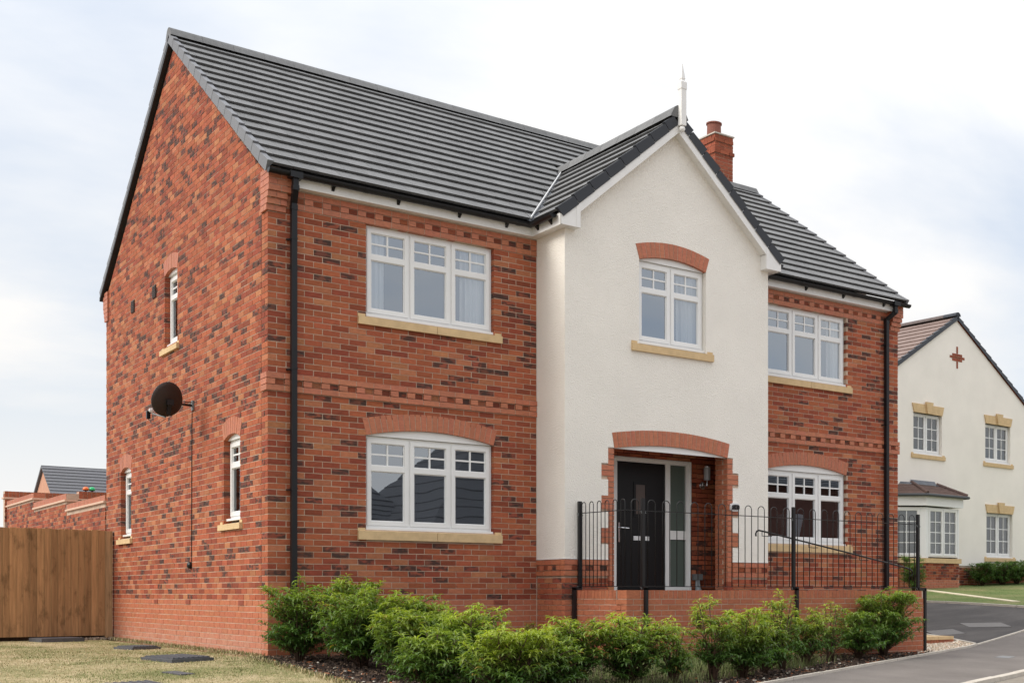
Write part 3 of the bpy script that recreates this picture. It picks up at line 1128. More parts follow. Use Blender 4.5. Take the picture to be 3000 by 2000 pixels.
for (M_, ain, aout, w_) in ARCHES:
    am = MB()
    nA = len(ain)
    am.add([M_(a_[0], w_ + 0.005, a_[1]) for a_ in ain] + [M_(a_[0], w_ + 0.005, a_[1] - 0.004) for a_ in aout], [(i, i + 1, nA + i + 1, nA + i) for i in range(nA - 1)])
    am.build('arch_mortar', M_MORTAR, house, recalc=False)
HB.emit(wall, 'brick', 'brickwork', M_BRICK, 300, skip=lambda m: m.z < -0.05 or (m.y < -0.2) or m.y > 3 or (m.x < 0.25 and m.z < 0.3), stuffparent=house)

# air bricks along the damp course, vents high on the side wall
def air_brick(M, s):
    mb = MB()
    mb.box((s - 0.1075, -0.004, -0.072), (s + 0.1075, 0.03, -0.008), M)
    for i in range(5):
        z_ = -0.069 + i * 0.0125
        mb.box((s - 0.102, -0.011, z_), (s + 0.102, -0.004, z_ + 0.007), M)
    mb.build('air_brick', M_TERRA, house)


for s in (1.115, 3.137):
    air_brick(F, s)
for s in (1.006, 3.342, 5.03):
    air_brick(Sd, s)
for s, z_ in ((5.11, 4.68), (6.40, 4.68)):
    mb = MB()
    mb.box((s - 0.095, -0.014, z_ - 0.095), (s + 0.095, 0.02, z_ + 0.095), Sd)
    for i in range(6):
        mb.box((s - 0.085, -0.020, z_ - 0.085 + i * 0.029), (s + 0.085, -0.014, z_ - 0.069 + i * 0.029), Sd)
    mb.build('wall_vent', mat('brown_vent', (0.035, 0.02, 0.015), rough=0.6), house)

# ------------------------------------------------------------------ windows
def quad_pane(M, s0, s1, z0, z1, w, matl, parent):
    pts = [M(s0, w, z0), M(s1, w, z0), M(s1, w, z1), M(s0, w, z1)]
    outn = M(0, -1, 0) - M(0, 0, 0)
    if (pts[1] - pts[0]).cross(pts[3] - pts[0]).dot(outn) < 0:
        pts.reverse()
    mb = MB()
    mb.add(pts, [(0, 1, 2, 3)])
    return mb.build('pane', matl, parent, recalc=False)


def window(root, M, s0, s1, z0, z1, n, w=0.07, split=0.335, glass=None, infill=None, rows=(2, 2), full=None, nose=True):
    """frame with n sashes; split: share of the height taken by the small-paned top light; full=(cols,rows) for cottage panes"""
    glass = glass or M_GLASS
    fr = MB()
    t = 0.045
    fr.box((s0, w, z0 + 0.03), (s0 + t, w + 0.07, z1), M)
    fr.box((s1 - t, w, z0 + 0.03), (s1, w + 0.07, z1), M)
    fr.box((s0 + t, w, z1 - t), (s1 - t, w + 0.07, z1), M)
    fr.box((s0 + t, w, z0 + 0.03), (s1 - t, w + 0.07, z0 + 0.03 + t), M)
    lw = (s1 - s0 - 2 * t - (n - 1) * 0.05) / n
    for i in range(1, n):
        a = s0 + t + i * lw + (i - 1) * 0.05
        fr.box((a, w + 0.0015, z0 + 0.03 + t), (a + 0.05, w + 0.07, z1 - t), M)
    if nose:
        fr.box((s0 - 0.012, w - 0.055, z0), (s1 + 0.012, w + 0.06, z0 + 0.0285), M)
    win = fr.build('window', M_WHITE, root)
    for i in range(n):
        a = s0 + t + i * (lw + 0.05)
        b = a + lw
        za, zb_ = z0 + 0.03 + t, z1 - t
        sh = MB()
        k = 0.052
        w2 = w - 0.014
        zt = zb_ - (zb_ - za) * split if not full else None
        sh.box((a - 0.012, w2, za - 0.012), (a + k - 0.012, w + 0.03, zb_ + 0.012), M)
        sh.box((b - k + 0.012, w2, za - 0.012), (b + 0.012, w + 0.03, zb_ + 0.012), M)
        sh.box((a + k - 0.012, w2 + 0.0008, zb_ - k + 0.012), (b - k + 0.012, w + 0.03, zb_ + 0.0115), M)
        sh.box((a + k - 0.012, w2 + 0.0008, za - 0.0115), (b - k + 0.012, w + 0.03, za + k - 0.012), M)
        if zt:
            sh.box((a + k - 0.012, w2 + 0.0012, zt - 0.035), (b - k + 0.012, w + 0.03, zt + 0.035), M)
        # inner glazing bead
        q = 0.012
        def bead(a_, b_, z_a, z_b):
            sh.box((a_, w + 0.004, z_a), (a_ + q, w + 0.028, z_b), M)
            sh.box((b_ - q, w + 0.004, z_a), (b_, w + 0.028, z_b), M)
            sh.box((a_ + q, w + 0.0045, z_a), (b_ - q, w + 0.028, z_a + q), M)
            sh.box((a_ + q, w + 0.0045, z_b - q), (b_ - q, w + 0.028, z_b), M)
        ga, gb = a + k - 0.012, b - k + 0.012
        gza, gzb = za + k - 0.012, zb_ - k + 0.012
        if full:
            bead(ga, gb, gza, gzb)
            cells = [(ga + q, gb - q, gza + q, gzb - q, full)]
        else:
            bead(ga, gb, gza, zt - 0.035)
            bead(ga, gb, zt + 0.035, gzb)
            cells = [(ga + q, gb - q, gza + q, zt - 0.035 - q, (1, 1)), (ga + q, gb - q, zt + 0.035 + q, gzb - q, rows)]
        sash = sh.build('sash', M_WHITE, win)
        for (ca, cb_, cza, czb, (nc, nr)) in cells:
            if nc * nr > 1:
                gbm = MB()
                bw = 0.011
                for c_ in range(1, nc):
                    x_ = ca + (cb_ - ca) * c_ / nc
                    gbm.box((x_ - bw, w + 0.004, cza), (x_ + bw, w + 0.026, czb), M)
                for r_ in range(1, nr):
                    z_ = cza + (czb - cza) * r_ / nr
                    gbm.box((ca, w + 0.0048, z_ - bw), (cb_, w + 0.0252, z_ + bw), M)
                gbm.build('glazing_bar', M_WHITE, win)
            for c_ in range(nc):
                for r_ in range(nr):
                    quad_pane(M, ca + (cb_ - ca) * c_ / nc, ca + (cb_ - ca) * (c_ + 1) / nc, cza + (czb - cza) * r_ / nr, cza + (czb - cza) * (r_ + 1) / nr, w + 0.016, glass, win)
    if infill:
        zs, rise = infill
        mb = MB()
        pts = arch_pts(s0 + 0.004, s1 - 0.004, zs + 0.002, rise - 0.004, 14)
        mb.panel([(s0 + 0.004, zs + 0.0015), (s1 - 0.004, zs + 0.0015)] + list(reversed(pts[1:-1])), [], M, w - 0.035, w + 0.04)
        mb.build('arch_panel', M_WHITE, win)
    return win


def sill(M, s0, s1, z0, z1, joint=None, parent=None, proj=0.04):
    parts = [(s0, s1)] if not joint else [(s0, joint - 0.003), (joint + 0.003, s1)]
    for a, b in parts:
        mb = MB()
        # weathered (sloping) top with raised stooling at the ends
        pts = [M(a, -proj, z0), M(b, -proj, z0), M(b, 0.12, z0), M(a, 0.12, z0), M(a, -proj, z1 - 0.03), M(b, -proj, z1 - 0.03), M(b, 0.12, z1), M(a, 0.12, z1)]
        mb.hexa(pts)
        if a == s0:
            mb.box((a + 0.0005, -0.006, z1 - 0.025), (a + 0.10, 0.10, z1 + 0.010), M)
        if b == s1:
            mb.box((b - 0.10, -0.006, z1 - 0.025), (b - 0.0005, 0.10, z1 + 0.010), M)
        mb.build('sill', M_STONE, parent)


def room(M, s0, s1, z0, z1, w=0.16, deep=2.6, matl=None):
    mb = MB()
    a, b, c, d = s0 - 0.15, s1 + 0.15, z0 - 0.35, z1 + 0.2
    mb.add([M(a, w, c), M(b, w, c), M(b, w, d), M(a, w, d), M(a, w + deep, c), M(b, w + deep, c), M(b, w + deep, d), M(a, w + deep, d)],
           [(4, 5, 6, 7), (0, 1, 5, 4), (3, 2, 6, 7), (0, 3, 7, 4), (1, 2, 6, 5)])
    mb.build('room_lining', matl or M_ROOM, house)


for o, z_s in ((win_lo_L, 0.765), (win_lo_R, 0.765)):
    wn = window(house, F, o[0] + 0.004, o[1] - 0.004, o[2] - 0.012, 2.098, 3, infill=(2.10, 0.112))
    sill(F, o[0] - 0.11, o[1] + 0.115, z_s, 0.905, (o[0] + o[1]) / 2 + 0.06, wn)
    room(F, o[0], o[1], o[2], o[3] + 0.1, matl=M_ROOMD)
for o in (win_up_L, win_up_R):
    wn = window(house, F, o[0] + 0.004, o[1] - 0.004, o[2] - 0.008, 4.797, 3)
    sill(F, o[0] - 0.11, o[1] + 0.115, 3.505, 3.632, (o[0] + o[1]) / 2 + 0.06, wn)
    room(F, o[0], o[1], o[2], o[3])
wn = window(house, B, bay_op[0] + 0.006, bay_op[1] - 0.006, 3.636, 4.822, 2, w=0.085, infill=(4.825, 0.09))
sill(B, bay_op[0] - 0.135, bay_op[1] + 0.125, 3.513, 3.645, None, wn)
room(B, bay_op[0], bay_op[1], bay_op[2], bay_op[3], w=0.31)
rv = MB()                                    # rendered reveals of the bay window
rv.box((bay_op[0] - 0.006, 0.0225, 3.645), (bay_op[0], 0.2, 4.825), B)
rv.box((bay_op[1], 0.0225, 3.645), (bay_op[1] + 0.006, 0.2, 4.825), B)
rv.build('window_reveal', M_RENDER, wn)
for o, z_s, rise in ((sw_up, 3.625, 0.058), (sw_lr, 0.905, 0.07), (sw_ll, 0.885, 0.07)):
    wn = window(house, Sd, o[0] + 0.004, o[1] - 0.004, o[2] + 0.03, o[3] - 0.002, 1, w=0.085, split=0.30, infill=(o[3], rise), glass=M_GLASSD)
    sill(Sd, o[0] - 0.09, o[1] + 0.14, z_s, z_s + 0.105, None, wn)
    room(Sd, o[0], o[1], o[2], o[3], deep=0.9)
    jb = Pieces()
    for k in range(16):                      # brick reveal on the far jamb, the one that faces the street
        z_ = math.ceil(o[2] / 0.075) * 0.075 + k * 0.075
        if z_ + 0.06 > o[3]:
            break
        c = col_multi()
        jb.add([(0.004, o[1] + 0.002, z_), (0.105, o[1] + 0.002, z_), (0.105, o[1] + 0.002, z_ + 0.066), (0.004, o[1] + 0.002, z_ + 0.066)], (0, 0.003, 0), c, 0.0005, 0.0005)
    jb.emit(wall, 'brick', 'brick', M_BRICK, 0)

# curtains: hung just inside, seen through the glass
def curtain(M, s0, s1, z0, z1, w, label, folds=5):
    mb = MB()
    n = 40
    vs_ = []
    for i in range(n + 1):
        s = s0 + (s1 - s0) * i / n
        ph = i / n * folds * 2 * math.pi
        dw = 0.032 * math.sin(ph) + 0.012 * math.sin(2.3 * ph + 1)
        for z_ in (z0, z1):
            vs_.append(M(s + 0.01 * math.sin(ph * 0.7) * (z_ == z0), w + dw, z_))
    fs = [(2 * i, 2 * i + 2, 2 * i + 3, 2 * i + 1) for i in range(n)]
    mb.add(vs_, fs)
    o = mb.build('curtain', M_CURTAIN, None, smooth=True, recalc=False)
    tag(o, label, 'curtain', 'white curtains at the upper windows')


curtain(F, 1.26, 1.52, 3.6, 4.85, 0.15, 'white curtain at the side of the large upper window nearest the brick corner', 3)
curtain(F, 2.60, 3.00, 3.6, 4.85, 0.15, 'white curtain in the large upper window beside the rendered gable', 5)
curtain(B, 5.70, 6.06, 3.6, 4.85, 0.20, 'white curtain in the two-light window of the rendered gable', 4)
curtain(F, 9.38, 9.68, 3.6, 4.85, 0.15, 'pale curtain in the upper window next to the right-hand downpipe', 4)
mb = MB()
mb.lathe([(0.145, 0.0), (0.235, 0.42)], (8.72, 0.34, 0.98), 24)
t_ = empty('table_lamp', 'pale blue pleated lampshade standing inside the lower window behind the railing', 'lamp', (8.72, 0.34, 0.6))
sh_ = mb.build('lamp_shade', M_BLUE, None)
sh_.parent = t_
sh_.matrix_parent_inverse = Matrix.Translation((-8.72, -0.34, -0.6))
mb = MB()
mb.lathe([(0.09, 0.0), (0.09, 0.02), (0.02, 0.05), (0.02, 0.42)], (0, 0, 0.0), 16)
mb.build('lamp_base', M_PALEGREY, t_)

# ------------------------------------------------------------------ porch, door
dfr = MB()
DM = front(0.08)
za, zb_ = 0.10, 2.115
dfr.box((5.00, 0, za), (5.09, 0.07, zb_), DM)
dfr.box((5.09, 0.0, 2.045), (6.455, 0.07, zb_), DM)
dfr.box((5.965, 0.0005, za), (6.055, 0.07, 2.045), DM)
dfr.box((6.355, 0.0, za), (6.455, 0.07, 2.045), DM)
dfr.box((6.055, 0.001, za), (6.355, 0.07, za + 0.09), DM)
dfr.box((6.055, 0.001, 0.905), (6.355, 0.07, 1.04), DM)
dfr.box((5.012, -0.018, za), (5.034, 0.0, zb_ - 0.012), DM)
dfr.box((5.012, -0.018, zb_ - 0.034), (6.443, -0.0002, zb_ - 0.012), DM)
dfr.box((6.421, -0.018, za), (6.443, 0.0, zb_ - 0.034), DM)
dframe = dfr.build('door_frame', M_WHITE, house)
quad_pane(DM, 6.055, 6.355, 0.19, 0.905, 0.03, M_FROST, dframe)
quad_pane(DM, 6.055, 6.355, 1.04, 2.045, 0.03, M_FROST, dframe)
dr = MB()
dr.box((5.095, 0.012, 0.125), (5.96, 0.06, 2.04), DM)
dr.box((5.385, 0.002, 1.235), (5.425, 0.012, 1.745), DM)
dr.box((5.595, 0.002, 1.235), (5.635, 0.012, 1.745), DM)
dr.box((5.425, 0.0025, 1.235), (5.595, 0.012, 1.27), DM)
dr.box((5.425, 0.0025, 1.71), (5.595, 0.012, 1.745), DM)
door = dr.build('door', M_DOOR, house)
quad_pane(DM, 5.425, 5.595, 1.27, 1.71, 0.009, mat('obscured_glass', (0.10, 0.075, 0.065), rough=0.25), door)
mb = MB()
mb.box((5.108, -0.002, 0.84), (5.135, 0.012, 1.13), DM)
mb.tube([DM(5.12, -0.04, 1.055), DM(5.27, -0.042, 1.048)], 0.009, 8)
mb.tube([DM(5.12, 0.0, 1.055), DM(5.12, -0.042, 1.055)], 0.009, 8)
mb.build('handle', M_CHROME, door, smooth=False)
mb = MB()
mb.box((5.385, 0.004, 0.875), (5.665, 0.012, 0.938), DM)
mb.box((5.40, 0.0, 0.885), (5.65, 0.004, 0.928), DM)
mb.build('letterplate', mat('satin_steel', (0.82, 0.83, 0.84), rough=0.4, metal=0.2), door)
mb = MB()
mb.box((4.3, -0.48, 2.36), (7.25, 0.11, 2.40))
mb.build('porch_ceiling', M_WOODWHITE, house)
mb = MB()
mb.box((4.3, -0.76, -0.05), (7.25, 0.2, 0.10))
mb.build('porch_floor', mat('porch_paving', (0.30, 0.28, 0.26), rough=0.9), house)
mb = MB()
pts = arch_pts(door_op[0] + 0.004, door_op[1] - 0.004, 2.112, 0.088, 24)
mb.panel([(door_op[0] + 0.004, 2.1105), (door_op[1] - 0.004, 2.1105)] + list(reversed(pts[1:-1])), [], B, 0.03, 0.06)
mb.build('arch_panel', M_WHITE, house)
mb = MB()
mb.box((4.3, 0.18, -0.1), (7.3, 0.22, 2.5))
mb.build('inner_wall', M_ROOMD, house)

t_ = empty('wall_lamp', 'cylindrical grey wall lamp on the porch wall beside the black door', 'lamp', (6.68, 0.10, 1.76))
mb = MB()
mb.lathe([(0.012, 0.0), (0.058, 0.004), (0.058, 0.02), (0.035, 0.03)], (-0.01, -0.005, 0.0), 18, axis=(0, -1, 0))
mb.build('wall_plate', M_CHROME, t_)
mb = MB()
mb.tube([(-0.01, -0.02, 0.0), (0.03, -0.09, 0.0), (0.03, -0.09, 0.08)], 0.010, 8)
mb.build('arm', M_CHROME, t_)
mb = MB()
mb.lathe([(0.045, 0.0), (0.052, 0.005), (0.052, 0.195), (0.045, 0.2)], (0.03, -0.09, 0.08), 18)
mb.build('lamp_shade', M_LAMPGLASS, t_, smooth=False)
mb = MB()
mb.lathe([(0.058, 0.0), (0.062, 0.006), (0.062, 0.02), (0.0, 0.03)], (0.03, -0.09, 0.28), 18)
mb.build('cap', M_CHROME, t_)

t_ = empty('wall_fitting', 'small oblong black fitting with a bright metal rim on the right porch jamb', 'wall fitting', (6.625, BY - 0.004, 1.375))
mb = MB()
for ang in range(24):
    a = 2 * math.pi * ang / 24
ov = [(0.085 * math.copysign(abs(math.cos(a)) ** 0.5, math.cos(a)), 0.062 * math.copysign(abs(math.sin(a)) ** 0.6, math.sin(a))) for a in np.linspace(0, 2 * math.pi, 24, endpoint=False)]
mb.panel(ov, [], lambda s, w, z: Vector((s, w, z)), -0.035, 0.0)
mb.build('rim', mat('bright_rim', (0.75, 0.75, 0.76), rough=0.3), t_)
mb = MB()
mb.panel([(p[0] * 0.82, p[1] * 0.62) for p in ov], [], lambda s, w, z: Vector((s, w, z)), -0.05, -0.036)
mb.build('body', M_BLACK, t_)
mb = MB()
mb.box((-0.004, -0.056, -0.02), (0.004, -0.05, 0.03))
mb.box((-0.045, -0.053, -0.036), (0.045, -0.05, -0.030))
mb.build('trim', M_CHROME, t_)

t_ = empty('outlet_box', 'grey outlet box on a pale pipe low on the porch wall beside the door', 'outlet box', (6.56, 0.095, 0.10))
mb = MB()
mb.box((-0.08, -0.07, 0.185), (0.08, 0.0, 0.28))
mb.box((-0.07, -0.078, 0.195), (0.07, -0.07, 0.27))
mb.build('box', M_GREY, t_)
mb = MB()
mb.tube([(0.0, -0.04, 0.185), (0.0, -0.04, 0.10), (0.012, -0.05, 0.0)], [0.035, 0.04, 0.055], 12)
mb.build('pipe', M_PALEGREY, t_)

# ------------------------------------------------------------------ roof
TH = 0.037
TC = lambda: (lambda j: (0.155 * j, 0.155 * j, 0.155 * j, 1))(random.uniform(0.88, 1.12))
BRS = 0.89                                   # slope of the bay roof
BEX, BEZ = 3.49, 5.235
BRX = 5.495
BRZ = BEZ + BRS * (BRX - BEX)


def main_z(y):
    return EZ + RS * (y - EY)


def valley_y(x):
    """where the bay's slope meets the main slope, for a point x left of the bay ridge"""
    return EY + (BEZ + BRS * (min(x, 2 * BRX - x) - BEX) - EZ) / RS


def valley_x(y):
    return BEX + (main_z(y) - BEZ) / BRS


TP = Pieces()
NC = 16
X0R, X1R = -0.045, W + 0.07
nrm_m = Vector((0, -RS, 1)).normalized()
up_m = Vector((0, 1, RS)).normalized()
SL = math.hypot(RY - EY, RZ - EZ)
GA = SL / NC


def main_pt(x, l, h=0.0):
    p = Vector((x, EY, EZ)) + up_m * l + nrm_m * h
    return p


for c in range(NC):
    l0, l1 = c * GA, min((c + 1) * GA + 0.02, SL)
    off = 0.15 if c % 2 else 0.0
    i = 0
    x = X0R - off
    while x < X1R:
        a, b = max(x, X0R), min(x + 0.295, X1R)
        x += 0.30
        if b - a < 0.03:
            continue
        y0_, y1_ = EY + up_m.y * l0, EY + up_m.y * l1
        segs = []
        vx0, vx1 = valley_x(y0_), valley_x(y1_)
        if vx0 < BRX or vx1 < BRX:           # the bay roof cuts the slope
            L0, L1 = min(vx0, BRX), min(vx1, BRX)
            g_ = 0.035
            if a < max(L0, L1) - g_:
                segs.append(((a, min(b, L0 - g_)), (a, min(b, L1 - g_))))
            R0, R1 = 2 * BRX - L0, 2 * BRX - L1
            if b > min(R0, R1) + g_:
                segs.append(((max(a, R0 + g_), b), (max(a, R1 + g_), b)))
        else:
            segs.append(((a, b), (a, b)))
        for (s0_, s1_) in segs:
            if s0_[1] - s0_[0] < 0.01:
                s0_ = ((s0_[0] + s0_[1]) / 2 - 0.001, (s0_[0] + s0_[1]) / 2 + 0.001) if s1_[1] - s1_[0] > 0.02 else None
            if s0_ is None:
                continue
            if s1_[1] - s1_[0] < 0.002:
                m_ = (s1_[0] + s1_[1]) / 2
                s1_ = (m_ - 0.001, m_ + 0.001)
            TP.add([main_pt(s0_[0], l0), main_pt(s0_[1], l0), main_pt(s1_[1], l1, -TH), main_pt(s1_[0], l1, -TH)], -nrm_m * TH + up_m * 0.018, TC(), 0.0006, 0.0012)

# bay roof, left and right slopes
for sgn in (1, -1):
    nb_ = Vector((-BRS * sgn, 0, 1)).normalized()
    ub = Vector((1.0 * sgn, 0, BRS)).normalized()
    SLb = math.hypot(BRX - BEX, BRZ - BEZ)
    ncb = 8
    gb_ = SLb / ncb
    ex = BEX if sgn > 0 else 2 * BRX - BEX

    def bp_(y, l, h=0.0):
        return Vector((ex, y, BEZ)) + ub * l + nb_ * h
    for c in range(ncb):
        l0, l1 = c * gb_, min((c + 1) * gb_ + 0.02, SLb)
        xl0, xl1 = BEX + abs(ub.x) * l0, BEX + abs(ub.x) * l1
        y = BY - 0.135 - (0.15 if c % 2 else 0)
        while y < 2.3:
            a, b = max(y, BY - 0.135), y + 0.295
            y += 0.30
            e0, e1 = valley_y(xl0) - 0.035, valley_y(xl1) - 0.035
            if a > max(e0, e1):
                break
            q0, q1 = min(b, e0), min(b, e1)
            if q1 - a < 0.01:
                continue
            q0 = max(q0, a + 0.002)
            TP.add([bp_(a, l0), bp_(q0, l0), bp_(q1, l1, -TH), bp_(a, l1, -TH)], -nb_ * TH + ub * 0.018, TC(), 0.0006, 0.0012)

# underlay (dark) below the tiles, rear slope
und = MB()
LIFT = -TH - 0.012
pm = lambda x, y: (x, y, main_z(y) + LIFT / nrm_m.z - 0.012)
apx = (BRX, valley_y(BRX))
und.add([pm(X0R + 0.02, EY + 0.05), pm(BEX - 0.03, EY + 0.05), pm(*apx), pm(BRX, RY), pm(X0R + 0.02, RY)], [(0, 1, 2, 3, 4)])
und.add([pm(X1R - 0.02, EY + 0.05), pm(2 * BRX - BEX + 0.03, EY + 0.05), pm(*apx), pm(BRX, RY), pm(X1R - 0.02, RY)], [(0, 1, 2, 3, 4)])
bz = lambda x, y: (x, y, BEZ + BRS * (min(x, 2 * BRX - x) - BEX) - 0.062)
und.add([bz(BEX + 0.05, BY - 0.1), bz(BRX, BY - 0.1), bz(BRX, apx[1]), bz(BEX + 0.05, EY + 0.05)], [(0, 1, 2, 3)])
und.add([bz(2 * BRX - BEX - 0.05, BY - 0.1), bz(BRX, BY - 0.1), bz(BRX, apx[1]), bz(2 * BRX - BEX - 0.05, EY + 0.05)], [(0, 1, 2, 3)])
roof = und.build('roof', M_UNDER, house, recalc=False)
TP.emit(roof, 'tile', 'roof_tiling', M_TILE, 300, skip=lambda m: m.y > RY, stuffparent=house)
rear = MB()
rear.add([(X0R, RY, RZ - 0.02), (X1R, RY, RZ - 0.02), (X1R, DP - EY, EZ - 0.02), (X0R, DP - EY, EZ - 0.02)], [(0, 1, 2, 3)])
rear.build('rear_roof', mat('rear_tiles', (0.12, 0.12, 0.125), rough=0.7), house, recalc=False)

# ridge tiles
def ridge_tiles(P0, P1, n, r, drop, parent, first_extra=0.0):
    P0, P1 = Vector(P0), Vector(P1)
    for i in range(n):
        a, b = P0.lerp(P1, i / n), P0.lerp(P1, (i + 0.995) / n)
        d = (b - a).normalized()
        s_ = d.cross(Vector((0, 0, 1))).normalized()
        mb = MB()
        ring = []
        for p, rr in ((a, r * 1.0), (b, r * 0.985)):
            for k in range(9):
                t = math.pi * k / 8
                ring.append(p + s_ * (rr * (1.75 if k in (0, 8) else 1.15) * math.cos(t)) + Vector((0, 0, 1)) * (rr * math.sin(t) - (drop if k in (0, 8) else 0)))
        fs = [(k, k + 1, 10 + k, 9 + k) for k in range(8)] + [tuple(range(9)), tuple(range(9, 18))]
        mb.add(ring, fs, TC())
        mb.build('ridge_tile', M_TILE, parent)


ridge_tiles((X0R - 0.02, RY, RZ - 0.02), (X1R + 0.02, RY, RZ - 0.045), 25, 0.085, 0.06, roof)
ridge_tiles((BRX, BY - 0.165, BRZ - 0.01), (BRX, apx[1] + 0.1, BRZ - 0.035), 7, 0.09, 0.09, roof)

# dry-verge caps, one to each course
M_VERGE = mat('verge_cap', attr=True, rough=0.5, spec=0.4)


def verge_caps(fn, n, l_tot, nrm, up, inward, outx, name='verge_tile', hang=0.145, col=(0.165, 0.168, 0.18), over=0.05, matl=None):
    """fn(l): point on the verge line; inward: unit vector towards the roof"""
    gg = l_tot / n
    for i in range(n):
        l0, l1 = i * gg, (i + 1) * gg - (0.011 if i < n - 1 else 0.02)
        mb = MB()
        c = random.uniform(0.96, 1.04)
        cc = (col[0] * c, col[1] * c, col[2] * c, 1)
        h0, h1 = 0.013, -0.012
        A0, A1 = fn(l0), fn(l1)
        o = -inward * outx
        pts = [A0 + o + nrm * (h0 - hang), A0 + inward * over + nrm * (h0 - 0.02), A1 + inward * over + nrm * (h1 - 0.02), A1 + o + nrm * (h1 - hang + 0.02),
               A0 + o + nrm * h0, A0 + inward * over + nrm * h0, A1 + inward * over + nrm * h1, A1 + o + nrm * h1]
        mb.hexa(pts, cc)
        mb.build(name, matl or M_VERGE, roof)


verge_caps(lambda l: main_pt(X0R, l), NC, SL, nrm_m, up_m, Vector((1, 0, 0)), 0.022)
verge_caps(lambda l: main_pt(X1R, l), NC, SL, nrm_m, up_m, Vector((-1, 0, 0)), 0.022)
nrm_r, up_r = Vector((0, RS, 1)).normalized(), Vector((0, -1, RS)).normalized()
verge_caps(lambda l: Vector((X0R, DP - EY, EZ)) + up_r * l, NC, SL, nrm_r, up_r, Vector((1, 0, 0)), 0.022, hang=0.10)
for sgn in (1, -1):
    nb_ = Vector((-BRS * sgn, 0, 1)).normalized()
    ub = Vector((1.0 * sgn, 0, BRS)).normalized()
    ex = BEX if sgn > 0 else 2 * BRX - BEX
    verge_caps(lambda l: Vector((ex, BY - 0.135, BEZ)) + ub * l, 8, math.hypot(BRX - BEX, BRZ - BEZ), nb_, ub, Vector((0, 1, 0)), 0.022, hang=0.145, col=(0.028, 0.030, 0.036))
# undercloak under the verge: pink strip at the front half, black board at the back half
mb = MB()
for (ya, yb_) in ((EY + 0.12, RY),):
    mb.hexa([(-0.035, ya, main_z(ya) - 0.118), (0.03, ya, main_z(ya) - 0.118), (0.03, yb_, main_z(yb_) - 0.118), (-0.035, yb_, main_z(yb_) - 0.118),
             (-0.035, ya, main_z(ya) - 0.098), (0.03, ya, main_z(ya) - 0.098), (0.03, yb_, main_z(yb_) - 0.098), (-0.035, yb_, main_z(yb_) - 0.098)])
mb.build('undercloak', mat('undercloak_board', (0.55, 0.30, 0.20), rough=0.8), roof)
mb = MB()
zr = lambda y: EZ + RS * (DP - EY - y)
mb.hexa([(-0.066, RY + 0.02, zr(RY) - 0.20), (0.03, RY + 0.02, zr(RY) - 0.20), (0.03, DP - EY, zr(DP - EY) - 0.15), (-0.066, DP - EY, zr(DP - EY) - 0.15),
         (-0.066, RY + 0.02, zr(RY) - 0.105), (0.03, RY + 0.02, zr(RY) - 0.105), (0.03, DP - EY, zr(DP - EY) - 0.09), (-0.066, DP - EY, zr(DP - EY) - 0.09)])
mb.build('rear_verge_board', M_BLACKDARK, roof)
# valley troughs
for sgn in (1, -1):
    mb = MB()
    for k, dz in ((0, 0.0),):
        pa = Vector((BEX, EY - 0.01, EZ + 0.0))
        pb = Vector((BRX, apx[1], BRZ))
        if sgn < 0:
            pa.x, pb.x = 2 * BRX - pa.x, 2 * BRX - pb.x
        d = (pb - pa).normalized()
        s_ = d.cross(Vector((0, 0, 1))).normalized()
        dn = Vector((0, 0, -0.03))
        mb.add([pa + s_ * 0.11 + dn * 0.4, pb + s_ * 0.11 + dn * 0.4, pb + dn * 1.6, pa + dn * 1.6, pb - s_ * 0.11 + dn * 0.4, pa - s_ * 0.11 + dn * 0.4], [(0, 1, 2, 3), (3, 2, 4, 5)])
    vt = mb.build('valley_trough', M_LEAD, roof, recalc=False)
    mb = MB()
    mb.tube([pa + Vector((0, 0, 0.004)), pb - d * 0.05], 0.013, 6)
    mb.build('valley_upstand', M_VALLEY, roof)

# chimney
CY0, CY1, CX0, CX1 = 4.10, 4.60, 10.035, 10.475
ch = MB()
ch.box((CX0, CY0, 7.2), (CX1, CY1, 9.20))
chim = ch.build('chimney', M_MORTAR, roof)
CP = Pieces()
dull = lambda k=0.18: (lambda c: (c[0] * 0.72, c[1] * 0.62, c[2] * 0.66, 0.15))(col_plain(k))
for zlo, zhi, pr in ((7.55, 8.825, 0.006), (8.825, 8.90, 0.030), (8.90, 9.05, 0.008), (9.05, 9.125, 0.030), (9.125, 9.20, 0.008)):
    lay(CP, front(CY0 - pr), zlo, zhi + 0.02, lambda z: CX0 - pr, lambda z: CX1 + pr, [], CX0, lambda z: dull(), 0.05, zoff=zlo % 0.075)
    lay(CP, side(CX0 - pr), zlo, zhi + 0.02, lambda z: CY0 - pr + 0.012, lambda z: CY1, [], CY0, lambda z: dull(), 0.05, zoff=zlo % 0.075)
CP.emit(roof, 'brick', 'chimney_bricks', M_BRICK, 60, minarea=20, stuffparent=roof)
ch = MB()
ch.box((CX0 - 0.03, CY0 - 0.03, 9.20), (CX1 + 0.03, CY1 + 0.03, 9.225))
ch.build('chimney_cap', M_CONC, roof)
ch = MB()
ch.lathe([(0.150, 0.0), (0.145, 0.02), (0.14, 0.235), (0.160, 0.24), (0.160, 0.265), (0.13, 0.27)], (10.185, 4.33, 9.225), 24)
ch.build('chimney_pot', M_POT, roof, smooth=False)

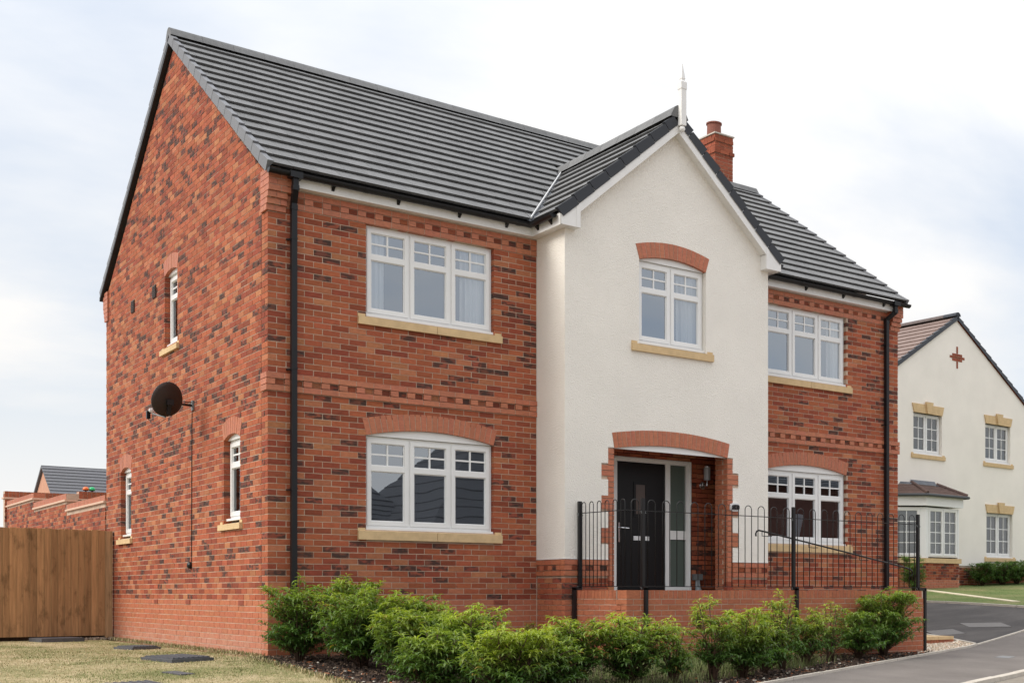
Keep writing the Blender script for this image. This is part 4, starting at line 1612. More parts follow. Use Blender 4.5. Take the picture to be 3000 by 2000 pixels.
# ------------------------------------------------------------------ eaves: fascia, soffit, bargeboards, finial
FY = -0.13
mb = MB()
mb.box((0.278, FY, 5.032), (BX0 - 0.14, FY + 0.02, 5.19))
mb.box((BX0 - 0.14, BY - 0.14, 5.032), (BX0 - 0.12, FY + 0.0195, 5.19))
mb.build('fascia', M_WOODWHITE, house)
mb = MB()
mb.box((BX1 + 0.14, FY, 5.032), (W - 0.262, FY + 0.02, 5.19))
mb.box((BX1 + 0.12, BY - 0.14, 5.032), (BX1 + 0.14, FY + 0.0195, 5.19))
mb.build('fascia', M_WOODWHITE, house)
mb = MB()
mb.box((0.278, FY + 0.02, 5.036), (BX0 - 0.12, 0.0, 5.046))
mb.box((BX0 - 0.12, BY - 0.125, 5.0365), (BX0, -0.0, 5.0465))
mb.build('soffit', M_WOODWHITE, house)
mb = MB()
mb.box((BX1 + 0.12, FY + 0.02, 5.036), (W - 0.262, 0.0, 5.046))
mb.box((BX1, BY - 0.125, 5.0365), (BX1 + 0.12, -0.0, 5.0465))
mb.build('soffit', M_WOODWHITE, house)
# bargeboards with boxed ends
M_B2 = front(BY - 0.145)
for sgn in (1, -1):
    fx = lambda x: x if sgn > 0 else 2 * BRX - x
    zb0 = lambda x: BEZ + BRS * (x - BEX) - 0.115
    mb = MB()
    pts = [(BX0 - 0.14, 5.032), (BX0 + 0.155, 5.032), (BX0 + 0.155, zb0(BX0 + 0.155) - 0.19), (BRX, zb0(BRX) - 0.19), (BRX, zb0(BRX)), (BX0 - 0.14, zb0(BX0 - 0.14))]
    mb.panel([(fx(a), b) for a, b in pts], [], M_B2, 0.0, 0.02)
    mb.build('bargeboard', M_WOODWHITE, house)
    mb = MB()                                # moulding line on the boxed end, soffit behind
    mb.box((min(fx(BX0 + 0.095), fx(BX0 + 0.157)), -0.006, 5.030), (max(fx(BX0 + 0.095), fx(BX0 + 0.157)), 0.0, zb0(BX0 + 0.1) - 0.03), M_B2)
    p_in = lambda x, w: M_B2(fx(x), w, zb0(x) - 0.19 + 0.012)
    mb.hexa([p_in(BX0 + 0.155, 0.02), p_in(BRX, 0.02), p_in(BRX, 0.145), p_in(BX0 + 0.155, 0.145),
             p_in(BX0 + 0.155, 0.02) + Vector((0, 0, 0.01)), p_in(BRX, 0.02) + Vector((0, 0, 0.01)), p_in(BRX, 0.145) + Vector((0, 0, 0.01)), p_in(BX0 + 0.155, 0.145) + Vector((0, 0, 0.01))])
    mb.box((min(fx(BX0 + 0.001), fx(BX0 + 0.153)), 0.02, 5.034), (max(fx(BX0 + 0.001), fx(BX0 + 0.153)), 0.144, 5.044), M_B2)
    mb.box((min(fx(BX0 + 0.143), fx(BX0 + 0.153)), 0.02, 5.044), (max(fx(BX0 + 0.143), fx(BX0 + 0.153)), 0.144, zb0(BX0 + 0.15) - 0.18), M_B2)
    mb.build('gable_soffit', M_WOODWHITE, house)
mb = MB()
fy = BY - 0.20
mb.tube([(BRX + 0.02, fy, 6.80), (BRX + 0.02, fy, 7.31)], 0.043, 4, square=True)
mb.tube([(BRX + 0.02, fy, 7.31), (BRX + 0.02, fy, 7.325), (BRX + 0.02, fy, 7.42), (BRX + 0.02, fy, 7.44)], [0.043, 0.050, 0.050, 0.036], 4, square=True)
mb.tube([(BRX + 0.02, fy, 7.44), (BRX + 0.02, fy, 7.46), (BRX + 0.02, fy, 7.475), (BRX + 0.02, fy, 7.69)], [0.026, 0.026, 0.033, 0.004], 4, square=True)
mb.lathe([(0.0, -0.044), (0.022, -0.038), (0.038, -0.022), (0.044, 0.0), (0.038, 0.022), (0.022, 0.038), (0.01, 0.05)], (BRX + 0.02, fy, 6.755), 14)
mb.box((BRX - 0.02, fy + 0.04, 6.86), (BRX + 0.06, BY - 0.145, 7.0))
mb.build('finial', M_WOODWHITE, house)

# gutters
def gutter(path, name='gutter'):
    path = [Vector(p) for p in path]
    mb = MB()
    r = 0.056
    rings = []
    for i, p in enumerate(path):
        d = (path[min(i + 1, len(path) - 1)] - path[max(i - 1, 0)]).normalized()
        if 0 < i < len(path) - 1:
            d = ((path[i + 1] - p).normalized() + (p - path[i - 1]).normalized()).normalized()
        s_ = d.cross(Vector((0, 0, 1))).normalized()
        k = 1.0
        if 0 < i < len(path) - 1:
            k = 1 / max(0.5, (path[i + 1] - p).normalized().dot(d))
        rings.append([p + s_ * (r * k * math.cos(t)) - Vector((0, 0, 1)) * (r * math.sin(t)) for t in np.linspace(0, math.pi, 9)] + [p + s_ * (0.9 * r * k * math.cos(t)) - Vector((0, 0, 1)) * (0.9 * r * math.sin(t)) for t in np.linspace(math.pi, 0, 9)])
    m = 18
    fs = []
    for i in range(len(rings) - 1):
        for j in range(m):
            fs.append((i * m + j, i * m + (j + 1) % m, (i + 1) * m + (j + 1) % m, (i + 1) * m + j))
    fs += [tuple(range(9)), tuple((len(rings) - 1) * m + j for j in range(9))]
    mb.add([q for r_ in rings for q in r_], fs)
    # lip
    for i in range(len(path) - 1):
        pass
    return mb.build(name, M_BLACK, house, smooth=False)


GY, GZ = -0.198, 5.178
g1 = gutter([(-0.06, GY, GZ), (BX0 - 0.21, GY, GZ), (BX0 - 0.21, BY - 0.06, GZ)])
g2 = gutter([(W + 0.085, GY, GZ), (BX1 + 0.21, GY, GZ), (BX1 + 0.21, BY - 0.06, GZ)])


def bracket(M, s, parent):
    mb = MB()
    mb.panel([(0.0, 5.155), (0.055, 5.13), (0.0, 5.075)], [], lambda a, w, z: M(s + w, -a, z), -0.018, 0.018)
    mb.build('gutter_bracket', M_BLACK, parent)


for s in (0.75, 1.6, 2.45, 3.15):
    bracket(front(FY - 0.0005), s, g1)
for s in (BX1 + 0.5, BX1 + 1.35, BX1 + 2.2, W - 0.5):
    bracket(front(FY - 0.0005), s, g2)
for s in (-0.30, -0.66):
    bracket(side(BX0 - 0.1405), s, g1)
for s in (0.28, 1.2, 2.1, 2.95):             # union clips along the run
    pass
for g_, sx in ((g1, 0.262), (g2, 10.70)):
    mb = MB()
    mb.box((sx - 0.075, GY - 0.064, GZ - 0.066), (sx + 0.075, GY + 0.060, GZ + 0.006))
    mb.build('gutter_outlet', M_BLACK, g_)
for g_, xs_ in ((g1, (1.15, 2.35, 3.3)), (g2, (8.5, 9.7))):
    for x in xs_:
        mb = MB()
        ring = [(x + dx, GY + 0.060 * math.cos(t), GZ - 0.060 * math.sin(t)) for dx in (-0.03, 0.03) for t in np.linspace(0, math.pi, 9)]
        mb.add(ring, [(k, k + 1, 10 + k, 9 + k) for k in range(8)])
        mb.build('gutter_union', M_BLACK, g_, recalc=False)

# downpipes (square section)
def downpipe(path, clips, n_off):
    mb = MB()
    mb.tube(path, 0.0325, 4, square=True, up=(0, 1, 0.001))
    dp = mb.build('downpipe', M_PIPE, house)
    for (x, y, z_) in clips:
        mb = MB()
        mb.box((x - 0.036, y - 0.036, z_ - 0.012), (x + 0.036, y + 0.036, z_ + 0.012))
        mb.box((x - 0.075, y + 0.010, z_ - 0.022), (x - 0.034, y + 0.062, z_ - 0.006))
        mb.build('pipe_clip', M_PIPE, dp)
    for (x, y, z_) in n_off:
        mb = MB()
        mb.box((x - 0.0375, y - 0.0375, z_ - 0.03), (x + 0.0375, y + 0.0375, z_ + 0.03))
        mb.build('pipe_socket', M_PIPE, dp)
    return dp


downpipe([(0.262, GY, GZ - 0.05), (0.262, GY, 4.985), (0.292, -0.062, 4.86), (0.292, -0.062, 4.80), (0.292, -0.062, -0.78)], [(0.292, -0.062, 4.42), (0.292, -0.062, 2.83), (0.292, -0.062, 1.36)], [(0.262, GY, 5.0), (0.292, -0.062, 4.80)])
downpipe([(10.70, GY, GZ - 0.05), (10.70, GY, 5.0), (10.625, -0.062, 4.885), (10.625, -0.062, 4.82), (10.625, -0.062, -0.1)], [(10.625, -0.062, 4.45), (10.625, -0.062, 3.05), (10.625, -0.062, 1.40)], [(10.70, GY, 5.02), (10.625, -0.062, 4.84)])

# ================================================================== satellite dish on the side wall
dish = empty('satellite_dish', 'dark brown mesh satellite dish on a bracket on the brick side wall', 'satellite dish', (0.0, 3.09, 2.71))
dn = Vector((-0.16, 0.93, 0.30)).normalized()
dc = Vector((-0.42, -0.37, -0.02))
u_ = dn.cross(Vector((0, 0, 1))).normalized()
v_ = u_.cross(dn).normalized()
mb = MB()
nr, nt = 6, 28
vs_, fs = [], []
for side_ in (0, 1):
    for i in range(nr + 1):
        r = i / nr
        for j in range(nt):
            a = 2 * math.pi * j / nt
            vs_.append(dc + u_ * (0.205 * r * math.cos(a)) + v_ * (0.235 * r * math.sin(a) * (1.0 + 0.06 * math.sin(a))) + dn * (0.055 * r * r - (0.012 if side_ else 0)))
base = (nr + 1) * nt
for s_ in (0, 1):
    for i in range(nr):
        for j in range(nt):
            q = (s_ * base + i * nt + j, s_ * base + i * nt + (j + 1) % nt, s_ * base + (i + 1) * nt + (j + 1) % nt, s_ * base + (i + 1) * nt + j)
            fs.append(q if s_ else q[::-1])
for j in range(nt):
    fs.append((nr * nt + j, nr * nt + (j + 1) % nt, base + nr * nt + (j + 1) % nt, base + nr * nt + j))
mb.add(vs_, fs)
mb.build('reflector', M_DISH, dish, smooth=True)
mb = MB()
mb.tube([dc + v_ * 0.235 * 1.0 * math.sin(a) * (1.0 + 0.06 * math.sin(a)) + u_ * 0.205 * math.cos(a) + dn * 0.05 for a in np.linspace(0, 2 * math.pi, 29)], 0.006, 6, cap=False)
mb.build('dish_rim', mat('dish_edge', (0.07, 0.075, 0.08), rough=0.4), dish)
hub = dc - dn * 0.05 + v_ * -0.01
mb = MB()
mb.tube([hub + v_ * 0.03, hub - v_ * 0.17], 0.022, 4, square=True)
mb.box(tuple(hub - Vector((0.04, 0.03, 0.035))), tuple(hub + Vector((0.04, 0.03, 0.04))))
mb.build('mount', M_BLACK, dish)
mb = MB()
mb.tube([(-0.02, -0.0, 0.0), (-0.14, -0.06, -0.005), tuple(hub)], 0.017, 8)
mb.tube([(-0.015, 0.0, 0.045), (-0.13, -0.055, 0.03)], 0.008, 6)
mb.build('bracket_arm', M_BLACK, dish)
mb = MB()
mb.box((-0.022, -0.035, -0.07), (-0.002, 0.035, 0.07))
mb.build('wall_plate', M_GREY, dish)
lnb = dc + Vector((-0.09, 0.55, -0.075))
arm0 = dc - v_ * 0.23 + dn * 0.02
mb = MB()
mb.tube([tuple(arm0), tuple(lnb + Vector((0.01, -0.06, -0.05)))], 0.011, 6)
mb.build('feed_arm', M_GREY, dish)
mb = MB()
back = (dc - lnb).normalized()
mb.lathe([(0.0, 0.0), (0.03, 0.005), (0.032, 0.035), (0.0, 0.045)], lnb, 14, axis=back)
mb.build('feed_cap', M_WHITE, dish)
mb = MB()
mb.lathe([(0.018, -0.07), (0.022, -0.065), (0.022, 0.0), (0.018, 0.005)], lnb, 12, axis=back)
mb.box(tuple(lnb - back * 0.075 - Vector((0.024, 0.024, 0.10))), tuple(lnb - back * 0.075 + Vector((0.024, 0.024, 0.01))))
mb.build('converter', M_BLACK, dish)
mb = MB()
q0 = lnb - back * 0.075 - Vector((0, 0, 0.1))
mid_ = (q0 + arm0) / 2 - Vector((0, 0, 0.09))
mb.tube([tuple(q0), tuple(q0 * 0.6 + mid_ * 0.4 - Vector((0, 0, 0.03))), tuple(mid_), tuple(arm0 - Vector((0, 0, 0.02)))], 0.004, 6)
mb.tube([(-0.008, 0.03, -0.06), (-0.008, 0.045, -0.3), (-0.008, 0.07, -2.22)], 0.0055, 6)
mb.build('cable', M_BLACK, dish)
mb = MB()
mb.lathe([(0.05, 0.0), (0.05, 0.03), (0.03, 0.05), (0.0, 0.055)], (0.0, 0.115, -2.235), 12, axis=(-1, 0, 0))
mb.build('cable_cover', M_BLACK, dish)

# ================================================================== retaining wall and railing
RWX, RWY, RWE, RWT = 3.955, -1.87, 9.61, 0.122
rw = empty('retaining_wall', 'low red brick retaining wall with brick-on-edge coping below the black railing', 'brick wall', (RWX, RWY, -0.9))
rw.location = (0, 0, 0)
mb = MB()
mb.box((RWX + 0.004, RWY + 0.0045, -1.25), (RWE - 0.006, RWY + 0.22, RWT - 0.006))
mb.hexa([(RWX + 0.004, RWY + 0.22, -1.25), (RWX + 0.22, RWY + 0.22, -1.25), (4.05, BY + 0.02, -1.25), (3.850, BY + 0.02, -1.25), (RWX - 0.018, RWY + 0.22, RWT - 0.006), (RWX + 0.22, RWY + 0.22, RWT - 0.006), (4.05, BY + 0.02, RWT - 0.006), (3.850, BY + 0.02, RWT - 0.006)])
rwcore = mb.build('wall_core', M_MORTAR, rw)
RP = Pieces()
ST = RWT - 0.112
rcol = lambda z=0: (lambda c: (c[0] * 0.95, c[1] * 0.95, c[2] * 0.95, -0.15))(col_plain(0.07))
FR = lambda s, w, z: Vector((RWX + s, RWY + w, z))
RDIR = (Vector((3.845, BY, 0)) - Vector((RWX, RWY, 0))).normalized()
RNRM = Vector((RDIR.y, -RDIR.x, 0))
SRr = lambda s, w, z: Vector((RWX, RWY, z)) + RDIR * s + RNRM * w
lay(RP, FR, -1.2, ST, lambda z: 0.0, lambda z: RWE - RWX, [], 0.0, rcol, 0.015, zoff=ST - 0.075 * round(ST / 0.075))
lay(RP, SRr, -1.2, ST, lambda z: 0.003, lambda z: BY - RWY, [], -0.1, rcol, 0.015, zoff=ST - 0.075 * round(ST / 0.075))
s = 0.0
i = 0
while s < RWE - RWX - 0.03:
    e = min(s + (0.217 if s == 0.0 else 0.066), RWE - RWX)
    RP.add([FR(s, -0.001, ST), FR(e, -0.001, ST), FR(e, -0.001, RWT), FR(s, -0.001, RWT)], (0, 0.216, 0), rcol(), 0.0012, 0.0015)
    s = e + 0.009
s = 0.225
while s < BY - RWY - 0.05:
    RP.add([SRr(s, -0.001, ST), SRr(s + 0.066, -0.001, ST), SRr(s + 0.066, -0.001, RWT), SRr(s, -0.001, RWT)], RNRM * 0.216, rcol(), 0.0012, 0.0015)
    s += 0.075
RP.emit(rw, 'brick', 'brickwork', M_BRICK, 300, skip=lambda m: m.z < -0.62)
mb = MB()
mb.box((RWX + 0.2, RWY + 0.2, -0.2), (RWE - 0.2, -0.01, 0.06))
mb.build('terrace_fill', mat('terrace_paving', (0.33, 0.30, 0.27), rough=0.9), rw)

rail = empty('railing', 'black hooped steel railing with cranked posts bolted to the brick retaining wall', 'railing')
PY = RWY + 0.05                                # plane of the railing
PX = RWX + 0.06
TOPZ, BOTZ, HZ = 1.172, 0.172, 1.318


def post(x, y, ox, oy, zlow):
    mb = MB()
    r = 0.0225
    mb.tube([(x, y, 0.155), (x, y, 1.335)], r, 4, square=True, up=(0, 1, 0.001))
    mb.box((min(x - r, x + ox - r), min(y - r, y + oy - r), RWT + 0.004), (max(x + r, x + ox + r), max(y + r, y + oy + r), RWT + 0.048))
    mb.tube([(x + ox, y + oy, RWT + 0.03), (x + ox, y + oy, zlow)], r, 4, square=True, up=(0, 1, 0.001))
    mb.build('post', M_IRON, rail)
    for z_ in (TOPZ, BOTZ):
        mb = MB()
        mb.box((x - 0.036, y - 0.012, z_ - 0.018), (x + 0.036, y + 0.012, z_ + 0.004))
        mb.lathe([(0.008, 0), (0.008, 0.006)], (x - 0.032, y - 0.014, z_ - 0.03), 8, axis=(0, -1, 0))
        mb.lathe([(0.008, 0), (0.008, 0.006)], (x + 0.032, y - 0.014, z_ - 0.03), 8, axis=(0, -1, 0))
        mb.build('rail_clamp', M_GREY, rail)


px = [4.245, 6.895, 9.535]
for x in px[:2]:
    post(x, PY, 0.0, -(0.05 + 0.0245), -0.95)
post(px[2], PY, 0.122, -0.035, -0.93)
post(3.905, -0.80, -(0.06 + 0.0275), 0.0, -0.95)


def hoop(pa, pb):
    """an inverted U: up at pa, over, down at pb"""
    pa, pb = Vector(pa), Vector(pb)
    r = (pb - pa).length / 2
    c = (pa + pb) / 2
    d = (pb - pa).normalized()
    path = [pa + Vector((0, 0, BOTZ))]
    zc = HZ - r
    path += [c + d * (-r * math.cos(a)) + Vector((0, 0, zc + r * math.sin(a))) for a in np.linspace(0, math.pi, 11)]
    path.append(pb + Vector((0, 0, BOTZ)))
    mb = MB()
    mb.tube([tuple(p) for p in path], 0.0063, 6)
    mb.build('hoop', M_IRON, rail, smooth=True)


def panel_h(x0, x1, n):
    pitch = (x1 - x0) / n
    for i in range(n):
        a = x0 + pitch * (i + 0.25)
        hoop((a, PY, 0), (a + pitch / 2, PY, 0))
    for z_ in (TOPZ, BOTZ):
        mb = MB()
        mb.box((x0, PY - 0.012, z_ - 0.005), (x1, PY + 0.012, z_ + 0.005))
        mb.build('rail', M_IRON, rail)


panel_h(px[0] + 0.02, px[1] - 0.02, 11)
panel_h(px[1] + 0.02, px[2] - 0.02, 11)
hoop((4.06, PY, 0), (4.18, PY, 0))
q0, q1 = Vector((PX - 0.02, PY - 0.01, 0)), Vector((3.91, -0.81, 0))
for i in range(6):
    hoop(q1.lerp(q0, (i + 0.2) / 6), q1.lerp(q0, (i + 0.7) / 6))
for z_ in (TOPZ, BOTZ):
    mb = MB()
    dq = Vector((0.012, 0, 0))
    up5 = Vector((0, 0, 0.005))
    a_, b_ = q0 + Vector((0, 0, z_)), q1 + Vector((0, 0, z_))
    mb.hexa([a_ - dq - up5, a_ + dq - up5, b_ + dq - up5, b_ - dq - up5, a_ - dq + up5, a_ + dq + up5, b_ + dq + up5, b_ - dq + up5])
    mb.box((PX - 0.03, PY - 0.012, z_ - 0.0052), (px[0] - 0.02, PY + 0.006, z_ + 0.0048))
    mb.build('rail', M_IRON, rail)

hr = empty('handrail', 'sloping black metal handrail with a curled end fixed behind the hooped railing', 'handrail')
mb = MB()
HYp = PY + 0.075
mb.tube([(6.247, HYp, 0.896), (6.243, HYp, 0.935), (6.262, HYp, 0.968), (6.30, HYp, 0.981), (6.40, HYp, 0.967), (7.30, HYp, 0.822), (8.10, HYp, 0.693), (9.33, HYp, 0.487), (9.44, HYp, 0.462), (9.49, HYp, 0.425), (9.485, HYp, 0.375), (9.455, HYp, 0.352)], 0.0125, 10)
mb.build('rail', M_IRON, hr, smooth=True)
for (x, z_) in ((6.36, 0.965), (7.26, 0.822), (8.31, 0.652)):
    mb = MB()
    mb.tube([(x, HYp, z_), (x, HYp, z_ - 0.062), (x + 0.10, HYp, z_ - 0.066), (x + 0.12, PY, z_ - 0.066)], 0.006, 6)
    mb.build('bracket', M_IRON, hr)

# low step beside the drive
st = empty('garden_step', 'low step with buff slabs on a brick riser between white pebbles and the drive', 'step')
mb = MB()
mb.box((9.9, -0.80, -1.0), (11.5, -0.1, -0.725))
mb.build('step_core', M_MORTAR, st)
SP = Pieces()
s = 9.9
while s < 11.5:
    SP.add([(s, -0.808, -0.87), (s + 0.066, -0.808, -0.87), (s + 0.066, -0.808, -0.727), (s, -0.808, -0.727)], (0, 0.05, 0), col_plain(), 0.001, 0.001)
    s += 0.075
SP.emit(st, 'brick', 'brickwork', M_BRICK, 100, minarea=10)
for i in range(4):
    mb = MB()
    mb.box((9.9 + 0.405 * i, -0.835, -0.725), (9.9 + 0.405 * i + 0.395, -0.10, -0.668))
    mb.build('slab', M_STONE, st)

# ================================================================== planting bed: bark chips, pebbles, weeds
def chips(name, n, fn, cols, smin, smax, flat=0.35, kind='stuff', matl=None, round_=False):
    mb = MB()
    for _ in range(n):
        x, y = fn()
        z = gz(x, y)
        L = random.uniform(smin, smax)
        wd = L * (random.uniform(0.25, 0.55) if not round_ else random.uniform(0.6, 0.9))
        h = L * flat * random.uniform(0.5, 1)
        a = random.uniform(0, math.pi)
        ca, sa_ = math.cos(a), math.sin(a)
        tz = random.uniform(-0.35, 0.35)
        tx = random.uniform(-0.3, 0.3)
        c = random.choice(cols)
        j = random.uniform(0.7, 1.25)
        c = (c[0] * j, c[1] * j, c[2] * j, 1)
        pts = []
        for (u0, v0, w0) in ((-1, -.6, 0), (1, -.8, 0), (.9, .7, 0), (-.8, .9, 0), (-.7, -.5, 1), (.8, -.5, 1), (.7, .6, 1), (-.6, .6, 1)):
            px_, py_ = u0 * L / 2, v0 * wd / 2
            pz_ = w0 * h + px_ * tz + py_ * tx + L * 0.1
            pts.append((x + px_ * ca - py_ * sa_, y + px_ * sa_ + py_ * ca, z + pz_))
        mb.add(pts, [(4, 5, 6, 7), (0, 1, 5, 4), (1, 2, 6, 5), (2, 3, 7, 6), (3, 0, 4, 7)], c)
    o = mb.build(name, matl or M_CHIP, None, recalc=False)
    o['kind'] = kind
    return o


def in_bed():
    while True:
        x = random.uniform(-0.2, 9.7)
        y = random.uniform(-6.4, -0.02)
        if y > edge_y(x) + 0.05 and not (x > 3.6 and y > RWY - 0.02):
            if x > 4 or y > -4.5 or random.random() < 0.2:
                return x, y


chips('bark_chips', 9000, in_bed, [(0.05, 0.032, 0.024), (0.085, 0.055, 0.04), (0.03, 0.02, 0.016), (0.15, 0.10, 0.07)], 0.02, 0.06)


def in_strip():
    while True:
        x = random.uniform(-0.2, 9.6)
        y = edge_y(x) + abs(random.gauss(0, 0.35)) + 0.05
        if y < min(-0.05, RWY - 0.03 if x > 3.9 else -0.05):
            return x, y


def in_corner():
    return random.uniform(-0.18, 0.3), random.uniform(-4.5, -0.3)


chips('fallen_leaves', 420, lambda: in_strip() if random.random() < 0.7 else in_corner(), [(0.36, 0.12, 0.045), (0.28, 0.09, 0.04), (0.42, 0.22, 0.12)], 0.035, 0.07, flat=0.12)
chips('loose_stones', 160, lambda: in_strip() if random.random() < 0.6 else in_corner(), [(0.45, 0.40, 0.34), (0.55, 0.5, 0.42)], 0.018, 0.045, flat=0.5, round_=True)


def in_gravel():
    while True:
        x = random.uniform(9.45, 11.6)
        y = random.uniform(-2.3, -0.82)
        if y > edge_y(x) + 0.04 and (x > 9.72 or y < RWY - 0.02) and (x > 9.72 or y < -1.9):
            if x < 9.75 and random.random() < 0.6:
                continue
            if y < -0.84 + 0.0 * x:
                return x, y


sheet('pebble_bed', [[(x, edge_y(x) + 0.03 + (-0.80 - edge_y(x) - 0.03) * t) for t in np.linspace(0, 1, 8)] for x in np.linspace(9.72, 11.6, 16)], mat('pebble_base', (0.5, 0.42, 0.33), rough=0.9), 0.004)
chips('white_pebbles', 3200, in_gravel, [(0.72, 0.63, 0.50), (0.80, 0.74, 0.64), (0.62, 0.50, 0.36), (0.55, 0.40, 0.30)], 0.02, 0.05, flat=0.5, matl=M_PEBBLE, round_=True)


def blades(name, n, fn, cols, h0, h1, wd=0.006, lean=0.5):
    mb = MB()
    for _ in range(n):
        x, y = fn()
        z = gz(x, y)
        h = random.uniform(h0, h1)
        a = random.uniform(0, 2 * math.pi)
        l_ = random.uniform(0.1, lean) * h
        dx, dy = math.cos(a), math.sin(a)
        w_ = wd * random.uniform(0.7, 1.3)
        c = random.choice(cols)
        j = random.uniform(0.75, 1.2)
        c = (c[0] * j, c[1] * j, c[2] * j, 1)
        mb.add([(x - dy * w_, y + dx * w_, z - 0.005), (x + dy * w_, y - dx * w_, z - 0.005), (x + dx * l_ * 0.4 + dy * w_ * 0.7, y + dy * l_ * 0.4 - dx * w_ * 0.7, z + h * 0.6), (x + dx * l_, y + dy * l_, z + h), (x + dx * l_ * 0.4 - dy * w_ * 0.7, y + dy * l_ * 0.4 + dx * w_ * 0.7, z + h * 0.6)], [(0, 1, 2, 4), (4, 2, 3)], c)
    o = mb.build(name, M_BLADE, None, recalc=False)
    o['kind'] = 'stuff'
    return o


from mathutils import noise as mnoise
straw = [(0.44, 0.35, 0.19), (0.50, 0.41, 0.25), (0.36, 0.29, 0.15), (0.24, 0.235, 0.095), (0.16, 0.19, 0.065)]
def patch(seed, sc_, green):
    def f():
        while True:
            x, y = random.uniform(-3.6, -0.02), random.triangular(-5.0, 7.6, -1.0)
            v = mnoise.noise((x * sc_, y * sc_ * 0.7, seed)) + 0.5 * mnoise.noise((x * 3 * sc_, y * 3 * sc_, seed + 5))
            if (v > 0.12) == green or random.random() < 0.12:
                return x, y
    return f


blades('grass', 16000, patch(2.0, 1.3, True), [(0.24, 0.25, 0.10), (0.19, 0.22, 0.08), (0.33, 0.29, 0.14)], 0.008, 0.022, 0.003, 1.6)
blades('dry_grass', 20000, patch(2.0, 1.3, False), [(0.48, 0.39, 0.23), (0.54, 0.45, 0.28), (0.42, 0.33, 0.18)], 0.006, 0.018, 0.003, 1.8)


def at_wallfoot():
    if random.random() < 0.6:
        return -abs(random.gauss(0, 0.03)) - 0.01, random.uniform(0, 7.6)
    return random.gauss(-0.22, 0.03), random.uniform(-5, -0.2)


blades('grass_edge', 3000, at_wallfoot, straw, 0.02, 0.06, 0.005, 0.9)
weeds = [(0.12, 0.16, 0.05), (0.17, 0.20, 0.07), (0.20, 0.21, 0.10)]


def in_weeds():
    while True:
        x, y = random.gauss(5.0, 0.9), random.uniform(-3.4, -1.95)
        if y > edge_y(x) + 0.5 and x < 8.2:
            return x, y


blades('weeds', 5000, in_weeds, weeds, 0.05, 0.19, 0.003, 0.9)


def in_front_weeds():
    x = random.uniform(1.6, 4.6)
    return x, random.uniform(edge_y(x) + 0.6, edge_y(x) + 2.2)


blades('bed_grass', 3500, in_front_weeds, weeds, 0.04, 0.14, 0.003, 0.9)


def n_lawn():
    t = random.random()
    a = drive_right(t)
    return a[0] + 0.12 + random.uniform(0, 7), a[1]


blades('neighbour_grass', 9000, n_lawn, [(0.13, 0.18, 0.05), (0.18, 0.21, 0.075), (0.26, 0.24, 0.12)], 0.012, 0.03, 0.006, 1.4)

# ------------------------------------------------------------------ shrubs
LEAFT = np.array([0.0, 0.30, 0.68, 1.0])


